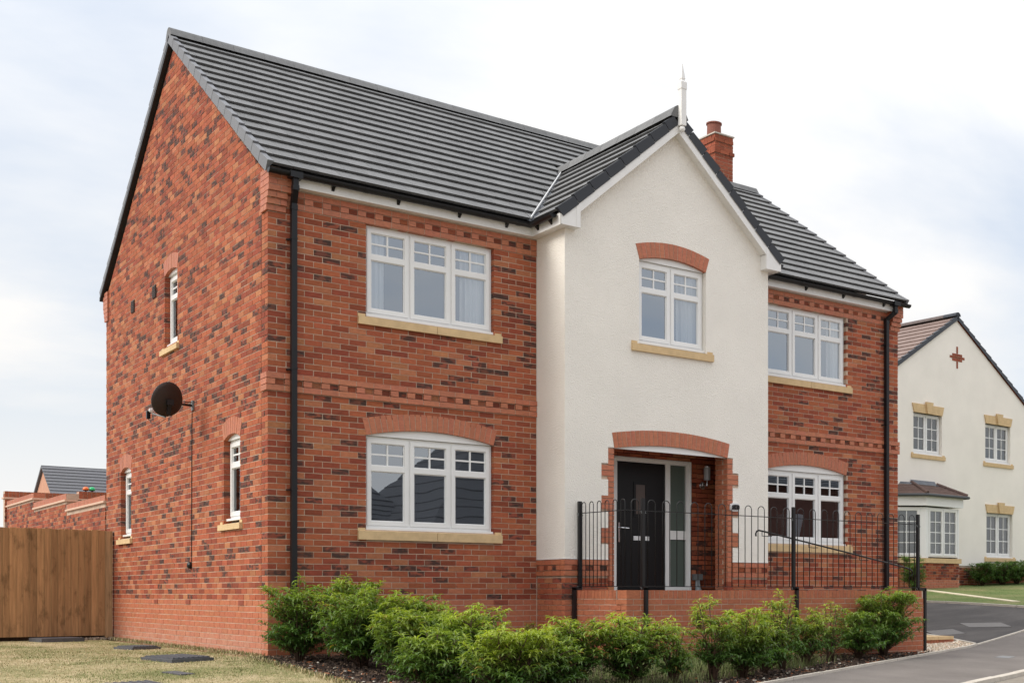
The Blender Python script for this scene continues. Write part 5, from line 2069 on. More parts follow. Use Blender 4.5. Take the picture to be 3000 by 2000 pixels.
def shrub(name, label, x, y, h, w, dens=1.0, group=None, cat='shrub', yellow=0.5, leaf=0.105, legs=0.16, spike=None, parent_z=None, bare=False, colmul=1.0):
    root = empty(name, label, cat, (x, y, gz(x, y)), 0, group)
    stems, tips = MB(), []
    nst = max(5, int(9 * w / 0.6))
    for i in range(nst):
        a = 2 * math.pi * (i + random.uniform(-0.3, 0.3)) / nst
        rr = w / 2 * random.uniform(0.25, 0.8)
        top = h * random.uniform(0.50, 0.95)
        if spike and i == 0:
            rr, top = w * 0.08, h
            a = random.uniform(0, 6.28)
        p0 = Vector((0.03 * math.cos(a), 0.03 * math.sin(a), -0.03))
        p1 = Vector((rr * 0.35 * math.cos(a), rr * 0.35 * math.sin(a), top * 0.4))
        p2 = Vector((rr * math.cos(a + 0.2), rr * math.sin(a + 0.2), top))
        stems.tube([p0, p1, p2], [0.011, 0.008, 0.004], 5)
        tips.append((p2, (p2 - p1).normalized(), 1.0))
        nb = int((5 + 5 * random.random()) * dens)
        for _ in range(nb):
            t = random.uniform(0.12, 0.95)
            q = p0.lerp(p1, t / 0.5) if t < 0.5 else p1.lerp(p2, (t - 0.5) / 0.5)
            b = random.uniform(0, 2 * math.pi)
            ln = w / 2 * random.uniform(0.35, 0.95) * (1.15 - 0.35 * t)
            d = Vector((math.cos(b), math.sin(b), random.uniform(0.25, 0.9))).normalized()
            e = q + d * ln
            rad = math.hypot(e.x, e.y)
            lim = w / 2 * (1.02 if e.z < h * 0.8 else 0.8)
            if rad > lim:
                e.x, e.y = e.x * lim / rad, e.y * lim / rad
            if e.z < h * legs:
                e.z = h * legs + random.uniform(0, 0.06)
            e.z = min(e.z, h * random.uniform(0.82, 0.95))
            stems.tube([q, (q + e) / 2 + Vector((0, 0, 0.01)), e], [0.005, 0.004, 0.0025], 4, cap=False)
            tips.append((e, (e - q).normalized(), 0.85))
            if random.random() < 0.75 * dens:
                m_ = q.lerp(e, random.uniform(0.4, 0.7))
                tips.append((m_ + Vector((random.uniform(-.05, .05), random.uniform(-.05, .05), 0.03)), d, 0.6))
    stems.build('stem', M_STEM, root, smooth=True)
    V_, F_, C_ = [], [], []
    for (p, d, k) in tips:
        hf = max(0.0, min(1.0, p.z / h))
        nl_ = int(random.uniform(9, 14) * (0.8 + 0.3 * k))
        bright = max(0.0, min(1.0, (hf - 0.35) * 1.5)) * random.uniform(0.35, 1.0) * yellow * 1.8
        for i in range(nl_):
            a = i * 2.4 + random.uniform(-0.4, 0.4)
            t = i / nl_
            base_ = p - d * (0.09 * (1 - t)) + Vector((0, 0, random.uniform(-0.01, 0.01)))
            out = Vector((math.cos(a), math.sin(a), 0.0))
            L = leaf * random.uniform(0.75, 1.2) * (1.0 - 0.35 * t * t)
            wd = L * random.uniform(0.20, 0.28)
            lift = random.uniform(0.15, 0.55) + 0.55 * t
            droop = random.uniform(0.9, 1.7) * (1.15 - 0.4 * t)
            sd = Vector((-math.sin(a), math.cos(a), 0))
            prev = base_
            ang = lift
            pts = [base_]
            for sgm in range(3):
                prev = prev + (out * math.cos(ang) + Vector((0, 0, 1)) * math.sin(ang)) * (L / 3)
                pts.append(prev)
                ang -= droop / 2
            upn = Vector((0, 0, 1))
            wds = (0.10 * wd, 0.5 * wd, 0.42 * wd)
            b0 = len(V_)
            V_.append(pts[0])
            for kx in (1, 2):
                fold = wds[kx] * 0.45
                V_.append(pts[kx] + sd * wds[kx] + upn * fold)
                V_.append(pts[kx])
                V_.append(pts[kx] - sd * wds[kx] + upn * fold)
            V_.append(pts[3])
            F_ += [(b0, b0 + 1, b0 + 2), (b0, b0 + 2, b0 + 3), (b0 + 1, b0 + 4, b0 + 5, b0 + 2), (b0 + 2, b0 + 5, b0 + 6, b0 + 3), (b0 + 4, b0 + 7, b0 + 5), (b0 + 5, b0 + 7, b0 + 6)]
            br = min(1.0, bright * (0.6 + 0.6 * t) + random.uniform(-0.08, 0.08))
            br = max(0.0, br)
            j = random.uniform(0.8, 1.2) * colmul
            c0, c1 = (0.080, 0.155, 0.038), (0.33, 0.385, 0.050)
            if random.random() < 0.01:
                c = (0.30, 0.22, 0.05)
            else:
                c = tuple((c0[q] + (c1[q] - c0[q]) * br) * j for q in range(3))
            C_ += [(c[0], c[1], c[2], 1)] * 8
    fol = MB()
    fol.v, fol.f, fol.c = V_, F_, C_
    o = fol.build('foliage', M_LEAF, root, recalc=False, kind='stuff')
    return root


HG = 'evergreen shrubs along the planting bed'
SHR = [
    (0.16, -0.62, 0.94, 0.72, 1.15, 0.40, 'glossy dark green shrub at the brick corner, partly over the foot of the downpipe'),
    (0.75, -0.70, 0.98, 0.78, 1.1, 0.45, 'taller dark green shrub against the plinth just right of the downpipe'),
    (0.55, -1.55, 0.92, 0.86, 1.25, 0.5, 'full green shrub second out from the brick corner by the lawn edge'),
    (0.95, -2.25, 0.88, 0.80, 1.2, 0.6, 'green shrub in the thick of the hedge, below the left end of the tan sill'),
    (0.60, -2.75, 0.82, 0.84, 1.25, 0.6, 'broad green shrub third out from the brick corner, in front of the plinth'),
    (0.92, -3.50, 0.84, 0.78, 1.25, 0.8, 'bright-topped green shrub below the tan sill, with a raised tuft on top'),
    (0.28, -4.00, 0.60, 0.70, 1.2, 0.5, 'low green shrub nearest the viewer at the lawn end of the bed'),
    (0.66, -4.80, 0.66, 0.74, 1.2, 0.95, 'low yellowish green shrub close to the viewer below the rendered corner'),
    (1.24, -4.45, 0.64, 0.68, 1.1, 0.65, 'low mid-green shrub left of the leftmost railing post'),
    (1.75, -4.15, 0.78, 0.68, 1.1, 0.8, 'green shrub with arching tips in front of the leftmost railing post'),
    (2.42, -4.25, 0.80, 0.80, 1.15, 0.75, 'rounded green shrub in front of the corner of the retaining wall'),
    (2.98, -4.25, 0.66, 0.55, 0.45, 0.7, 'sparse shrub with bare reddish twigs below the first railing post on the long wall'),
    (3.62, -4.15, 0.93, 0.52, 0.75, 0.8, 'tall narrow green shrub with one upright leader left of the wall middle'),
    (4.22, -3.95, 0.80, 0.68, 1.05, 0.95, 'dense green shrub with yellow tips in front of the middle of the retaining wall'),
    (4.80, -3.65, 0.76, 0.58, 0.7, 0.75, 'loose mid-green shrub with gaps between its branches, before the wall middle'),
    (5.32, -3.40, 0.94, 0.54, 0.6, 0.75, 'open leggy shrub with a tall leader left of the middle railing post'),
    (5.95, -3.15, 0.82, 0.62, 0.9, 1.0, 'yellow-tipped green shrub standing in front of the middle railing post'),
    (6.75, -2.75, 0.82, 0.56, 0.5, 0.85, 'thin leggy shrub with bare lower stems right of the middle railing post'),
    (7.50, -2.55, 0.66, 0.66, 0.95, 0.3, 'low dark green shrub leaning on the largest bush near the wall end'),
    (8.35, -2.22, 0.97, 1.0, 1.35, 0.5, 'largest bushy green shrub, beside the end of the retaining wall'),
]
for (x, y, h, w, dn_, yl, lab) in SHR:
    shrub('shrub', lab, x, y, h * random.uniform(0.98, 1.08), w * random.uniform(1.22, 1.42), dn_ * 1.15, HG, yellow=yl * 1.15, spike=(h > 0.9 or (w < 0.6)), legs=0.08 if dn_ > 1 else 0.28, leaf=random.uniform(0.105, 0.13), colmul=random.uniform(0.92, 1.12))
PG = 'young leggy plants against the house plinth'
shrub('young_plant', 'spindly plant with pale tips against the plinth below the window', 2.35, -0.55, 0.60, 0.45, 0.45, PG, 'plant', 0.8, leaf=0.075, legs=0.55)
shrub('young_plant', 'small spindly plant beside the foot of the rendered bay', 3.25, -0.60, 0.52, 0.32, 0.4, PG, 'plant', 0.9, leaf=0.07, legs=0.6)

# ------------------------------------------------------------------ inspection covers
def cover(label, cx, cy, lx, ly, rot, h, ribs=8, zoff=0.0, matl=None, group='inspection covers in the dry lawn'):
    t = empty('drain_cover', label, 'drain cover', (cx, cy, gz(cx, cy) + zoff), rot, group)
    e_ = 0.15
    nv = Vector((-(gz(cx + e_, cy) - gz(cx - e_, cy)) / (2 * e_), -(gz(cx, cy + e_) - gz(cx, cy - e_)) / (2 * e_), 1)).normalized()
    t.rotation_euler = (Vector((0, 0, 1)).rotation_difference(nv).to_matrix() @ Matrix.Rotation(rot, 3, 'Z')).to_euler()
    mb = MB()
    mb.box((-lx / 2, -ly / 2, -0.08), (lx / 2, ly / 2, h))
    mb.build('frame', matl or M_COVER, t)
    if ribs:
        mb = MB()
        mb.box((-lx / 2 + 0.03, -ly / 2 + 0.03, h), (lx / 2 - 0.03, ly / 2 - 0.03, h + 0.012))
        for i in range(ribs):
            a = -lx / 2 + 0.05 + (lx - 0.1) * i / (ribs - 1)
            mb.box((a - 0.012, -ly / 2 + 0.04, h + 0.012), (a + 0.012, ly / 2 - 0.04, h + 0.019))
        mb.build('lid', matl or M_COVER, t)
    return t


cover('ribbed grey cover standing proud of the lawn near the brick corner', -1.02, 0.02, 0.52, 0.62, 0.30, 0.03)
cover('slate grey slab lid lying against the foot of the wooden fence', -0.95, 7.15, 0.62, 0.62, 0.12, 0.06, ribs=0)
cover('thin grey cover half hidden by grass near the side wall', -0.66, 3.35, 0.40, 0.5, 0.25, 0.03)
cover('small flat grey cover sunk in the lawn in front of the ribbed one', -1.40, -1.45, 0.16, 0.34, 0.3, 0.012, ribs=0)
cover('grey grating cover at the lower edge of the lawn', -2.12, -2.50, 0.62, 0.5, 0.2, 0.02)
DG = 'covers set in the asphalt'
M_IRONC = mat('worn_iron_cover', (0.125, 0.115, 0.11), rough=0.55, var=0.2, vscale=20)
cover('long worn metal cover in the middle of the dark driveway', 13.42, 0.05, 0.85, 0.55, -0.5, 0.005, ribs=0, matl=M_IRONC, group=DG)
cover('metal cover at the edge of the driveway beside the buff slabs', 12.05, -0.15, 0.6, 0.45, -0.3, 0.005, ribs=0, matl=M_IRONC, group=DG)
cover('small grey cover in the pavement in front of the driveway', 10.25, -3.0, 0.42, 0.22, 0.4, 0.004, ribs=0, matl=mat('grey_cover', (0.20, 0.20, 0.20), rough=0.6), group=DG)

# ================================================================== left side: fence, garden wall, back house, tree
fn_ = empty('wooden_fence', 'brown close-board wooden fence meeting the brick side wall', 'fence')
FYp = 7.7
bx = [-1.605, -1.51, -1.414, -1.318, -1.221, -1.119, -1.016, -0.913, -0.818, -0.723, -0.627, -0.521, -0.424, -0.326, -0.228, -0.124]
bx = [-1.605 - 0.1 * i for i in range(9, 0, -1)] + bx
for i in range(len(bx) - 1):
    mb = MB()
    a, b = bx[i], bx[i + 1]
    zt_ = 1.135 + random.uniform(-0.008, 0.008)
    j = random.uniform(0.74, 1.16)
    c = (0.46 * j, 0.265 * j, 0.130 * j, 1)
    # feather-edge: thick on the left, thin on the right, overlapping its neighbour
    mb.hexa([(a - 0.012, FYp - 0.030, -0.625), (b, FYp - 0.003, -0.625), (b, FYp + 0.004, -0.625), (a - 0.012, FYp + 0.004, -0.625),
             (a - 0.012, FYp - 0.030, zt_), (b, FYp - 0.003, zt_), (b, FYp + 0.004, zt_), (a - 0.012, FYp + 0.004, zt_)], c)
    mb.build('board', M_WOOD, fn_)
mb = MB()
mb.box((-0.122, FYp - 0.03, -0.66), (-0.022, FYp + 0.07, 1.125), col=(0.40, 0.245, 0.13, 1))
mb.build('post', M_WOOD, fn_)
mb = MB()
for z_ in (-0.3, 0.3, 0.9):
    mb.box((-2.5, FYp + 0.006, z_), (-0.12, FYp + 0.07, z_ + 0.07), col=(0.13, 0.07, 0.03, 1))
mb.build('fence_rail', M_WOOD, fn_)

mb = MB()
mb.box((-6.0, FYp + 0.08, -0.9), (-0.03, FYp + 0.5, -0.50))
so_ = mb.build('soil_bank', M_MULCH, None)
so_['kind'] = 'structure'
chips('rubble', 120, lambda: (random.uniform(-1.2, -0.02), random.uniform(7.45, 7.75)), [(0.30, 0.24, 0.18), (0.22, 0.17, 0.13)], 0.03, 0.08, flat=0.5, round_=True)

gwall = empty('garden_wall', 'stepped brick garden wall with pale tile creasing behind the wooden fence', 'garden wall')
GP = Pieces()
core = MB()
segs = [(8.30, 11.42, 1.64, 1.775), (11.42, 14.66, 1.84, 1.99), (14.66, 17.86, 2.06, 2.20)]
CZ = MB()
for (ya, yb_, zb_, zt_) in segs:
    core.box((0.007, ya, -1.0), (0.21, yb_, zb_))
    lay(GP, side(0.0), 0.4, zb_ - 0.02, lambda z: ya, lambda z: yb_, [], ya, lambda z: col_multi(), 0.05)
    lay(GP, front(ya), zb_ - 0.7, zb_ - 0.02, lambda z: 0.0, lambda z: 0.21, [], 0.0, lambda z: col_multi(), 0.05)
    core.box((0.0, ya - 0.0, zb_ + 0.04), (0.215, yb_ - 0.01, zt_ - 0.004))
    CZ.box((-0.035, ya - 0.035, zb_), (0.25, yb_ - 0.036, zb_ + 0.036))
    s = ya
    while s < yb_ - 0.07:
        GP.add([(-0.003, s, zb_ + 0.04), (-0.003, s + 0.066, zb_ + 0.04), (-0.003, s + 0.066, zt_), (-0.003, s, zt_)], (0.216, 0, 0), col_plain(0.05), 0.001, 0.001)
        s += 0.075
# returns running away to the right behind it
for (y_, xa, xb_, zb_, zt_) in ((11.42, 0.215, 2.6, 1.90, 2.04), (17.86, -0.04, 3.0, 2.30, 2.44)):
    core.box((xa, y_ + 0.007, -1.0), (xb_, y_ + 0.21, zt_ - 0.005))
    CZ.box((xa - 0.03, y_ - 0.035, zb_ - 0.036), (xb_, y_ + 0.25, zb_ - 0.0005))
    lay(GP, front(y_), zb_ - 0.6, zb_ - 0.04, lambda z: xa, lambda z: xb_, [], xa, lambda z: col_multi(), 0.05)
    s = xa
    while s < xb_ - 0.07:
        GP.add([(s, y_ - 0.002, zb_), (s + 0.066, y_ - 0.002, zb_), (s + 0.066, y_ - 0.002, zt_), (s, y_ - 0.002, zt_)], (0, 0.216, 0), (lambda c: (c[0] * 0.8, c[1] * 0.75, c[2] * 0.75, 0.2))(col_plain(0.12)), 0.001, 0.001)
        s += 0.075
core.build('wall_core', M_MORTAR, gwall)
CZ.build('creasing', mat('tile_creasing', (0.62, 0.42, 0.31), rough=0.85), gwall)
GP.emit(gwall, 'brick', 'brickwork', M_BRICK, 220, minarea=50)

for (x, col_, lab) in ((0.352, M_ORANGE, 'orange dome on a short stem above the stepped garden wall'), (0.462, M_GREEN, 'green dome on a short stem above the stepped garden wall')):
    t = empty('dome_ornament', lab, 'garden ornament', (x, 11.52, 2.035), 0, 'coloured domes above the garden wall')
    mb = MB()
    mb.lathe([(0.055, 0.045), (0.054, 0.065), (0.045, 0.09), (0.027, 0.107), (0.0, 0.114)], (0, 0, 0), 18)
    mb.build('dome', col_, t, smooth=True)
    mb = MB()
    mb.lathe([(0.012, 0.0), (0.012, 0.025), (0.05, 0.035), (0.052, 0.045)], (0, 0, 0), 14)
    mb.build('stem', M_BLACK, t)

# a plain brick house a long way behind
bh = empty('distant_house', 'distant house with a grey slate-like roof and brick gable behind the garden wall', 'house', (6.846, 52.9, 0.0))
mb = MB()
mb.panel([(0.0, -2.0), (9.0, -2.0), (9.0, 4.35), (4.5, 6.20), (0.0, 4.35)], [], side(0.02), 0.0, 0.3) if False else None
prof = [(-5.0, -2.0), (5.0, -2.0), (5.0, 2.9), (0.0, 6.08), (-5.0, 2.9)]
mb.panel(prof, [], lambda s, w, z: Vector((w, s, z)), 0.05, 12.0)
mb.build('wall', mat('pale_brick_wall', (0.56, 0.29, 0.19), rough=0.9, var=0.12, vscale=6), bh)
mb = MB()
nC = 20
for i in range(nC):
    ya, yb_ = -5.2 * (1 - i / nC), -5.2 * (1 - (i + 1) / nC)
    za_, zb2 = 6.26 + ya * 0.64, 6.26 + yb_ * 0.64
    j = random.uniform(0.95, 1.05)
    mb.hexa([(-0.06, ya, za_ - 0.10), (12.2, ya, za_ - 0.10), (12.2, yb_, zb2 - 0.12), (-0.06, yb_, zb2 - 0.12), (-0.06, ya, za_), (12.2, ya, za_), (12.2, yb_, zb2 - 0.05), (-0.06, yb_, zb2 - 0.05)], (0.125 * j, 0.125 * j, 0.135 * j, 1))
mb.hexa([(-0.06, 0, 6.10), (12.2, 0, 6.10), (12.2, 5.2, 2.8), (-0.06, 5.2, 2.8), (-0.06, 0, 6.24), (12.2, 0, 6.24), (12.2, 5.2, 2.93), (-0.06, 5.2, 2.93)], (0.12, 0.12, 0.13, 1))
mb.build('roof', M_TILE, bh)


def tree(name, label, x, y, z, h, w, group=None):
    root = empty(name, label, 'tree', (x, y, z), 0, group)
    tr = MB()
    tr.tube([(0, 0, 0), (0.05, 0.02, h * 0.3), (0.0, 0.1, h * 0.75)], [h * 0.03, h * 0.022, h * 0.008], 8)
    lim = []
    for i in range(12):
        a = random.uniform(0, 6.28)
        z0_ = h * random.uniform(0.25, 0.6)
        e = Vector((math.cos(a) * w * 0.4, math.sin(a) * w * 0.4, z0_ + h * random.uniform(0.1, 0.35)))
        tr.tube([(0, 0.02, z0_), tuple(e * 0.5 + Vector((0, 0, z0_ * 0.5))), tuple(e)], [h * 0.012, h * 0.008, h * 0.003], 5)
        lim.append(e)
    tr.build('trunk', M_STEM, root)
    fol = MB()
    for _ in range(2600):
        c = random.choice(lim) + Vector((random.gauss(0, w * 0.14), random.gauss(0, w * 0.14), random.gauss(0, h * 0.11)))
        u1 = Vector((random.gauss(0, 1), random.gauss(0, 1), random.gauss(0, 0.6))).normalized()
        u2 = u1.orthogonal().normalized()
        s_ = random.uniform(0.10, 0.22)
        j = random.uniform(0.6, 1.3)
        fol.add([c - u1 * s_, c + u2 * s_ * 0.5, c + u1 * s_, c - u2 * s_ * 0.5], [(0, 1, 2, 3)], (0.07 * j, 0.115 * j, 0.04 * j, 1))
    fol.build('crown', M_LEAF, root, recalc=False, kind='stuff')


tree('tree', 'green tree at the far left beyond the end of the garden wall', -2.6, 58.0, -0.5, 5.2, 5.0)

# ================================================================== neighbour's house
TH_ = math.radians(3.9885)
NB = Vector((23.9505, 8.3408, 0.0))
nh = empty('house', 'cream rendered neighbouring house with a brown tiled roof and a brick cross in its gable', 'house', tuple(NB), TH_)
nm = Matrix.Translation(NB) @ Matrix.Rotation(TH_, 4, 'Z')
NF = lambda s, w, z: Vector((s, w, z))
NA, NS = -2.05, 0.62
NZ = 7.86
nzr = lambda s: NZ - NS * abs(s - NA)
W1, W2, W3 = (-3.98, -2.74, 3.93, 5.05), (-0.67, 0.57, 3.93, 5.05), (-0.61, 0.68, 1.14, 2.44)
Lx, Rx = NA - 4.75, NA + 4.75
mb = MB()
mb.panel([(Lx, 0.87), (Rx, 0.87), (Rx, nzr(Rx)), (NA, NZ), (Lx, nzr(Lx))], [rect(W1), rect(W2), rect(W3)], NF, 0.0, 0.3)
mb.box((Lx, 0.3, 0.0), (Lx + 0.3, 9.0, nzr(Lx)))
mb.box((Rx - 0.3, 0.3, 0.0), (Rx, 9.0, nzr(Rx)))
nwall = mb.build('wall', M_NRENDER, nh)
mb = MB()
mb.box((Lx, 0.02, -1.0), (Rx, 0.3, 0.869))
mb.build('plinth', M_MORTAR, nh)
NP = Pieces()
lay(NP, front(0.012), 0.0, 0.87, lambda z: -2.72, lambda z: Rx, [], 0.0, lambda z: (lambda c: (c[0] * 0.8, c[1] * 0.8, c[2] * 0.85, c[3]))(col_multi()), 0.05, jit=0.001)
# brick strips along both verges
for sg in (1, -1):
    dv_ = Vector((sg, 0, -NS)).normalized()
    nv_ = Vector((sg * NS, 0, 1)).normalized()
    l = 0.05
    while l < 5.5:
        a = Vector((NA, -0.012, NZ - 0.02)) + dv_ * l
        b = a + dv_ * 0.215
        NP.add([a - nv_ * 0.0, b - nv_ * 0.0, b + nv_ * 0.10, a + nv_ * 0.10], (0, 0.05, 0), (lambda c: (c[0] * 0.7, c[1] * 0.7, c[2] * 0.7, c[3]))(col_multi()), 0.001, 0.001)
        l += 0.225
# brick cross
cc_ = (-2.03, 6.79)
for (a, b, c, d) in ((-0.035, 0.035, 0.115, 0.31), (-0.035, 0.035, -0.31, -0.115), (-0.225, -0.005, 0.04, 0.105), (0.005, 0.225, 0.04, 0.105), (-0.34, -0.115, -0.033, 0.033), (-0.105, 0.105, -0.033, 0.033), (0.115, 0.34, -0.033, 0.033), (-0.225, -0.005, -0.105, -0.04), (0.005, 0.225, -0.105, -0.04)):
    NP.add([NF(cc_[0] + a, -0.012, cc_[1] + c), NF(cc_[0] + b, -0.012, cc_[1] + c), NF(cc_[0] + b, -0.012, cc_[1] + d), NF(cc_[0] + a, -0.012, cc_[1] + d)], (0, 0.04, 0), (0.30 * random.uniform(.7, 1.2), 0.09, 0.05, 0.2), 0.001, 0.001)
# splayed bay window: front at w=-0.6
OFF = -0.62
BL, BRr = -4.22, -2.735
bpts = [(-4.95, 0.0), (BL, OFF), (BRr, OFF), (BRr + 0.02, 0.0)]
mb = MB()
mb.add([(p[0], p[1] + 0.012, z_) for z_ in (-0.6, 0.895) for p in bpts], [(0, 1, 5, 4), (1, 2, 6, 5), (2, 3, 7, 6), (4, 5, 6, 7)])
mb.build('bay_base', M_MORTAR, nh)
lay(NP, front(OFF), 0.0, 0.90, lambda z: BL, lambda z: BRr, [], BL, lambda z: (lambda c: (c[0] * 0.85, c[1] * 0.85, c[2] * 0.9, c[3]))(col_multi()) if z > 0.45 else col_plain(), 0.05, jit=0.001)
sd_ = (Vector((-4.95, 0.0, 0)) - Vector((BL, OFF, 0))).normalized()
sn_ = Vector((sd_.y, -sd_.x, 0))
if sn_.y > 0:
    sn_ = -sn_
SPL = lambda s, w, z: Vector((BL, OFF, 0)) + sd_ * s - sn_ * w + Vector((0, 0, z))
lay(NP, SPL, 0.0, 0.90, lambda z: 0.0, lambda z: 0.96, [], 0.0, lambda z: col_multi() if z > 0.45 else col_plain(), 0.05, jit=0.001)
NP.emit(nwall, 'brick', 'brickwork', M_BRICK, 290, mw=nm, minarea=60, stuffparent=nh)
# bay joinery
mb = MB()
mb.box((BL - 0.035, OFF - 0.035, 0.90), (BRr + 0.05, 0.0, 1.03))
mb.hexa([SPL(0.0, -0.035, 0.9005), SPL(0.98, -0.035, 0.9005), SPL(0.98, 0.4, 0.9005), SPL(0.0, 0.4, 0.9005), SPL(0.0, -0.035, 1.0295), SPL(0.98, -0.035, 1.0295), SPL(0.98, 0.4, 1.0295), SPL(0.0, 0.4, 1.0295)])
bayw = mb.build('bay_window', M_STONE, nh)
mb = MB()
mb.box((BL + 0.001, OFF + 0.02, 1.035), (BL + 0.13, OFF + 0.1, 2.40))
mb.box((BRr - 0.06, OFF + 0.02, 1.035), (BRr, -0.01, 2.40))
mb.hexa([SPL(0.0, 0.01, 1.035), SPL(0.14, 0.01, 1.035), SPL(0.14, 0.08, 1.035), SPL(0.0, 0.08, 1.035), SPL(0.0, 0.01, 2.40), SPL(0.14, 0.01, 2.40), SPL(0.14, 0.08, 2.40), SPL(0.0, 0.08, 2.40)])
mb.build('corner_post', M_WHITE, bayw)
mb = MB()
fpts = [(-5.0, 0.0), (BL - 0.06, OFF - 0.075), (BRr + 0.075, OFF - 0.075), (BRr + 0.075, 0.0)]
mb.add([(p[0], p[1], z_) for z_ in (2.44, 2.705) for p in fpts], [(0, 1, 5, 4), (1, 2, 6, 5), (2, 3, 7, 6), (0, 3, 2, 1)])
mb.build('fascia', M_WHITE, bayw, recalc=False)


def nwindow(M, s0, s1, z0, z1, n, parent, full, w=0.09, glass=None):
    wn_ = window(parent, M, s0, s1, z0, z1, n, w=w, full=full, glass=glass)
    return wn_


def regroup(win, parent):
    return win


M_NGLASS = glass_mat('neighbour_glass', tint=(0.85, 0.9, 0.95), base=0.06, k=1.6, trans=(0.8, 0.82, 0.82))
for o, zs in ((W1, 3.80), (W2, 3.80), (W3, 1.01)):
    wn_ = nwindow(NF, o[0] + 0.004, o[1] - 0.15 if False else o[1] - 0.004, o[2], o[3], 2, nh, (2, 3), glass=M_NGLASS)
    sill(NF, o[0] - 0.11, o[1] + 0.14, zs, zs + 0.135, None, wn_)
    c_ = (o[0] + o[1]) / 2
    mb = MB()
    mb.panel([(o[0] - 0.0, o[3]), (o[1] + 0.0, o[3]), (o[1] + 0.08, o[3] + 0.245), (o[0] - 0.08, o[3] + 0.245)], [], NF, -0.035, 0.1)
    mb.build('lintel', M_STONE, wn_)
    mb = MB()
    mb.panel([(c_ - 0.09, o[3] - 0.0), (c_ + 0.09, o[3] - 0.0), (c_ + 0.16, o[3] + 0.315), (c_ - 0.16, o[3] + 0.315)], [], NF, -0.085, -0.034)
    mb.build('keystone', M_STONE, wn_)
M_BLIND = mat('pale_blind', (0.42, 0.41, 0.38), rough=0.8)
for o in (W1, W2, W3):
    mb = MB()
    mb.box((o[0] - 0.1, 0.42, o[2] - 0.1), (o[1] + 0.1, 0.45, o[3] + 0.1))
    mb.build('room_lining', M_ROOM if o is not W3 else mat('net_room', (0.20, 0.18, 0.165), rough=0.9), nh)
nwb = window(nh, front(OFF), BL + 0.13, BRr - 0.06, 1.035, 2.40, 2, w=0.03, full=(2, 4), glass=M_NGLASS, nose=False)
nws = window(nh, SPL, 0.14, 0.90, 1.035, 2.40, 1, w=0.02, full=(2, 4), glass=M_NGLASS, nose=False)
for M, a, b in ((front(OFF), BL + 0.13, BRr - 0.06), (SPL, 0.14, 0.90)):
    mb = MB()
    nbl = 44
    for i in range(nbl):
        z_ = 1.06 + (2.38 - 1.06) * i / nbl
        mb.box((a, 0.11, z_), (b, 0.122, z_ + 0.021), M)
    mb.build('blind', M_BLIND, nh)
    mb = MB()
    mb.box((a - 0.02, 0.2, 1.0), (b + 0.02, 0.22, 2.42), M)
    mb.build('room_lining', M_ROOMD, nh)
# bay roof: hipped, tiled, with hip ridges and lead apron
etop = [(-5.08, 0.03), (BL - 0.12, OFF - 0.16), (BRr + 0.16, OFF - 0.16), (BRr + 0.17, 0.03)]
rtop = [(-4.55, 0.0), (BL + 0.10, -0.05), (BRr - 0.32, -0.05), (BRr - 0.22, 0.0)]
EZn, TZn = 2.76, 3.10
mbt = MB()
for (i, j) in ((0, 1), (1, 2), (2, 3)):
    nn_ = 6
    for k in range(nn_):
        t0, t1 = k / nn_ * 0.86, (k + 1) / nn_ * 0.86
        A0, B0 = lerp2(etop[i], rtop[i], t0), lerp2(etop[j], rtop[j], t0)
        A1, B1 = lerp2(etop[i], rtop[i], t1), lerp2(etop[j], rtop[j], t1)
        z0_, z1_ = EZn + (TZn - EZn) * t0, EZn + (TZn - EZn) * t1
        jj = random.uniform(0.9, 1.1)
        mbt.hexa([(*A0, z0_ - 0.03), (*B0, z0_ - 0.03), (*B1, z1_ - 0.03), (*A1, z1_ - 0.03), (*A0, z0_ + 0.012), (*B0, z0_ + 0.012), (*B1, z1_ - 0.008), (*A1, z1_ - 0.008)], (0.15 * jj, 0.10 * jj, 0.085 * jj, 1))
bayr = mbt.build('bay_roof', M_BROWNTILE, nh)
mb = MB()
for (i, j) in ((0, 1), (1, 2), (2, 3)):
    A0, B0 = lerp2(etop[i], rtop[i], 0.85), lerp2(etop[j], rtop[j], 0.85)
    z0_ = EZn + (TZn - EZn) * 0.85
    mb.add([(*A0, z0_ + 0.008), (*B0, z0_ + 0.008), (*rtop[j], TZn + 0.01), (*rtop[i], TZn + 0.01)], [(0, 1, 2, 3)])
mb.add([(rtop[1][0], rtop[1][1], TZn + 0.01), (rtop[2][0], rtop[2][1], TZn + 0.01), (rtop[2][0], -0.004, TZn + 0.09), (rtop[1][0], -0.004, TZn + 0.09)], [(0, 1, 2, 3)])
mb.build('flashing', M_LEAD, bayr, recalc=False)
for i in (1, 2):
    a, b = etop[i], rtop[i]
    for k in range(3):
        p0, p1 = lerp2(a, b, k / 3), lerp2(a, b, (k + 0.97) / 3)
        z0_, z1_ = EZn + (TZn - EZn) * k / 3, EZn + (TZn - EZn) * (k + 0.97) / 3
        mb = MB()
        mb.tube([(*p0, z0_ + 0.015), (*p1, z1_ + 0.015)], 0.05, 8, col=(0.13, 0.085, 0.075, 1))
        mb.build('hip_tile', M_BROWNTILE, bayr)
mb = MB()
mb.tube([(etop[0][0], etop[0][1], EZn - 0.04), (etop[1][0], etop[1][1] - 0.02, EZn - 0.04), (etop[2][0] + 0.02, etop[2][1] - 0.02, EZn - 0.04), (etop[3][0] + 0.02, 0.02, EZn - 0.04)], 0.042, 8)
mb.build('gutter', mat('grey_gutter', (0.06, 0.065, 0.07), rough=0.4), bayr)
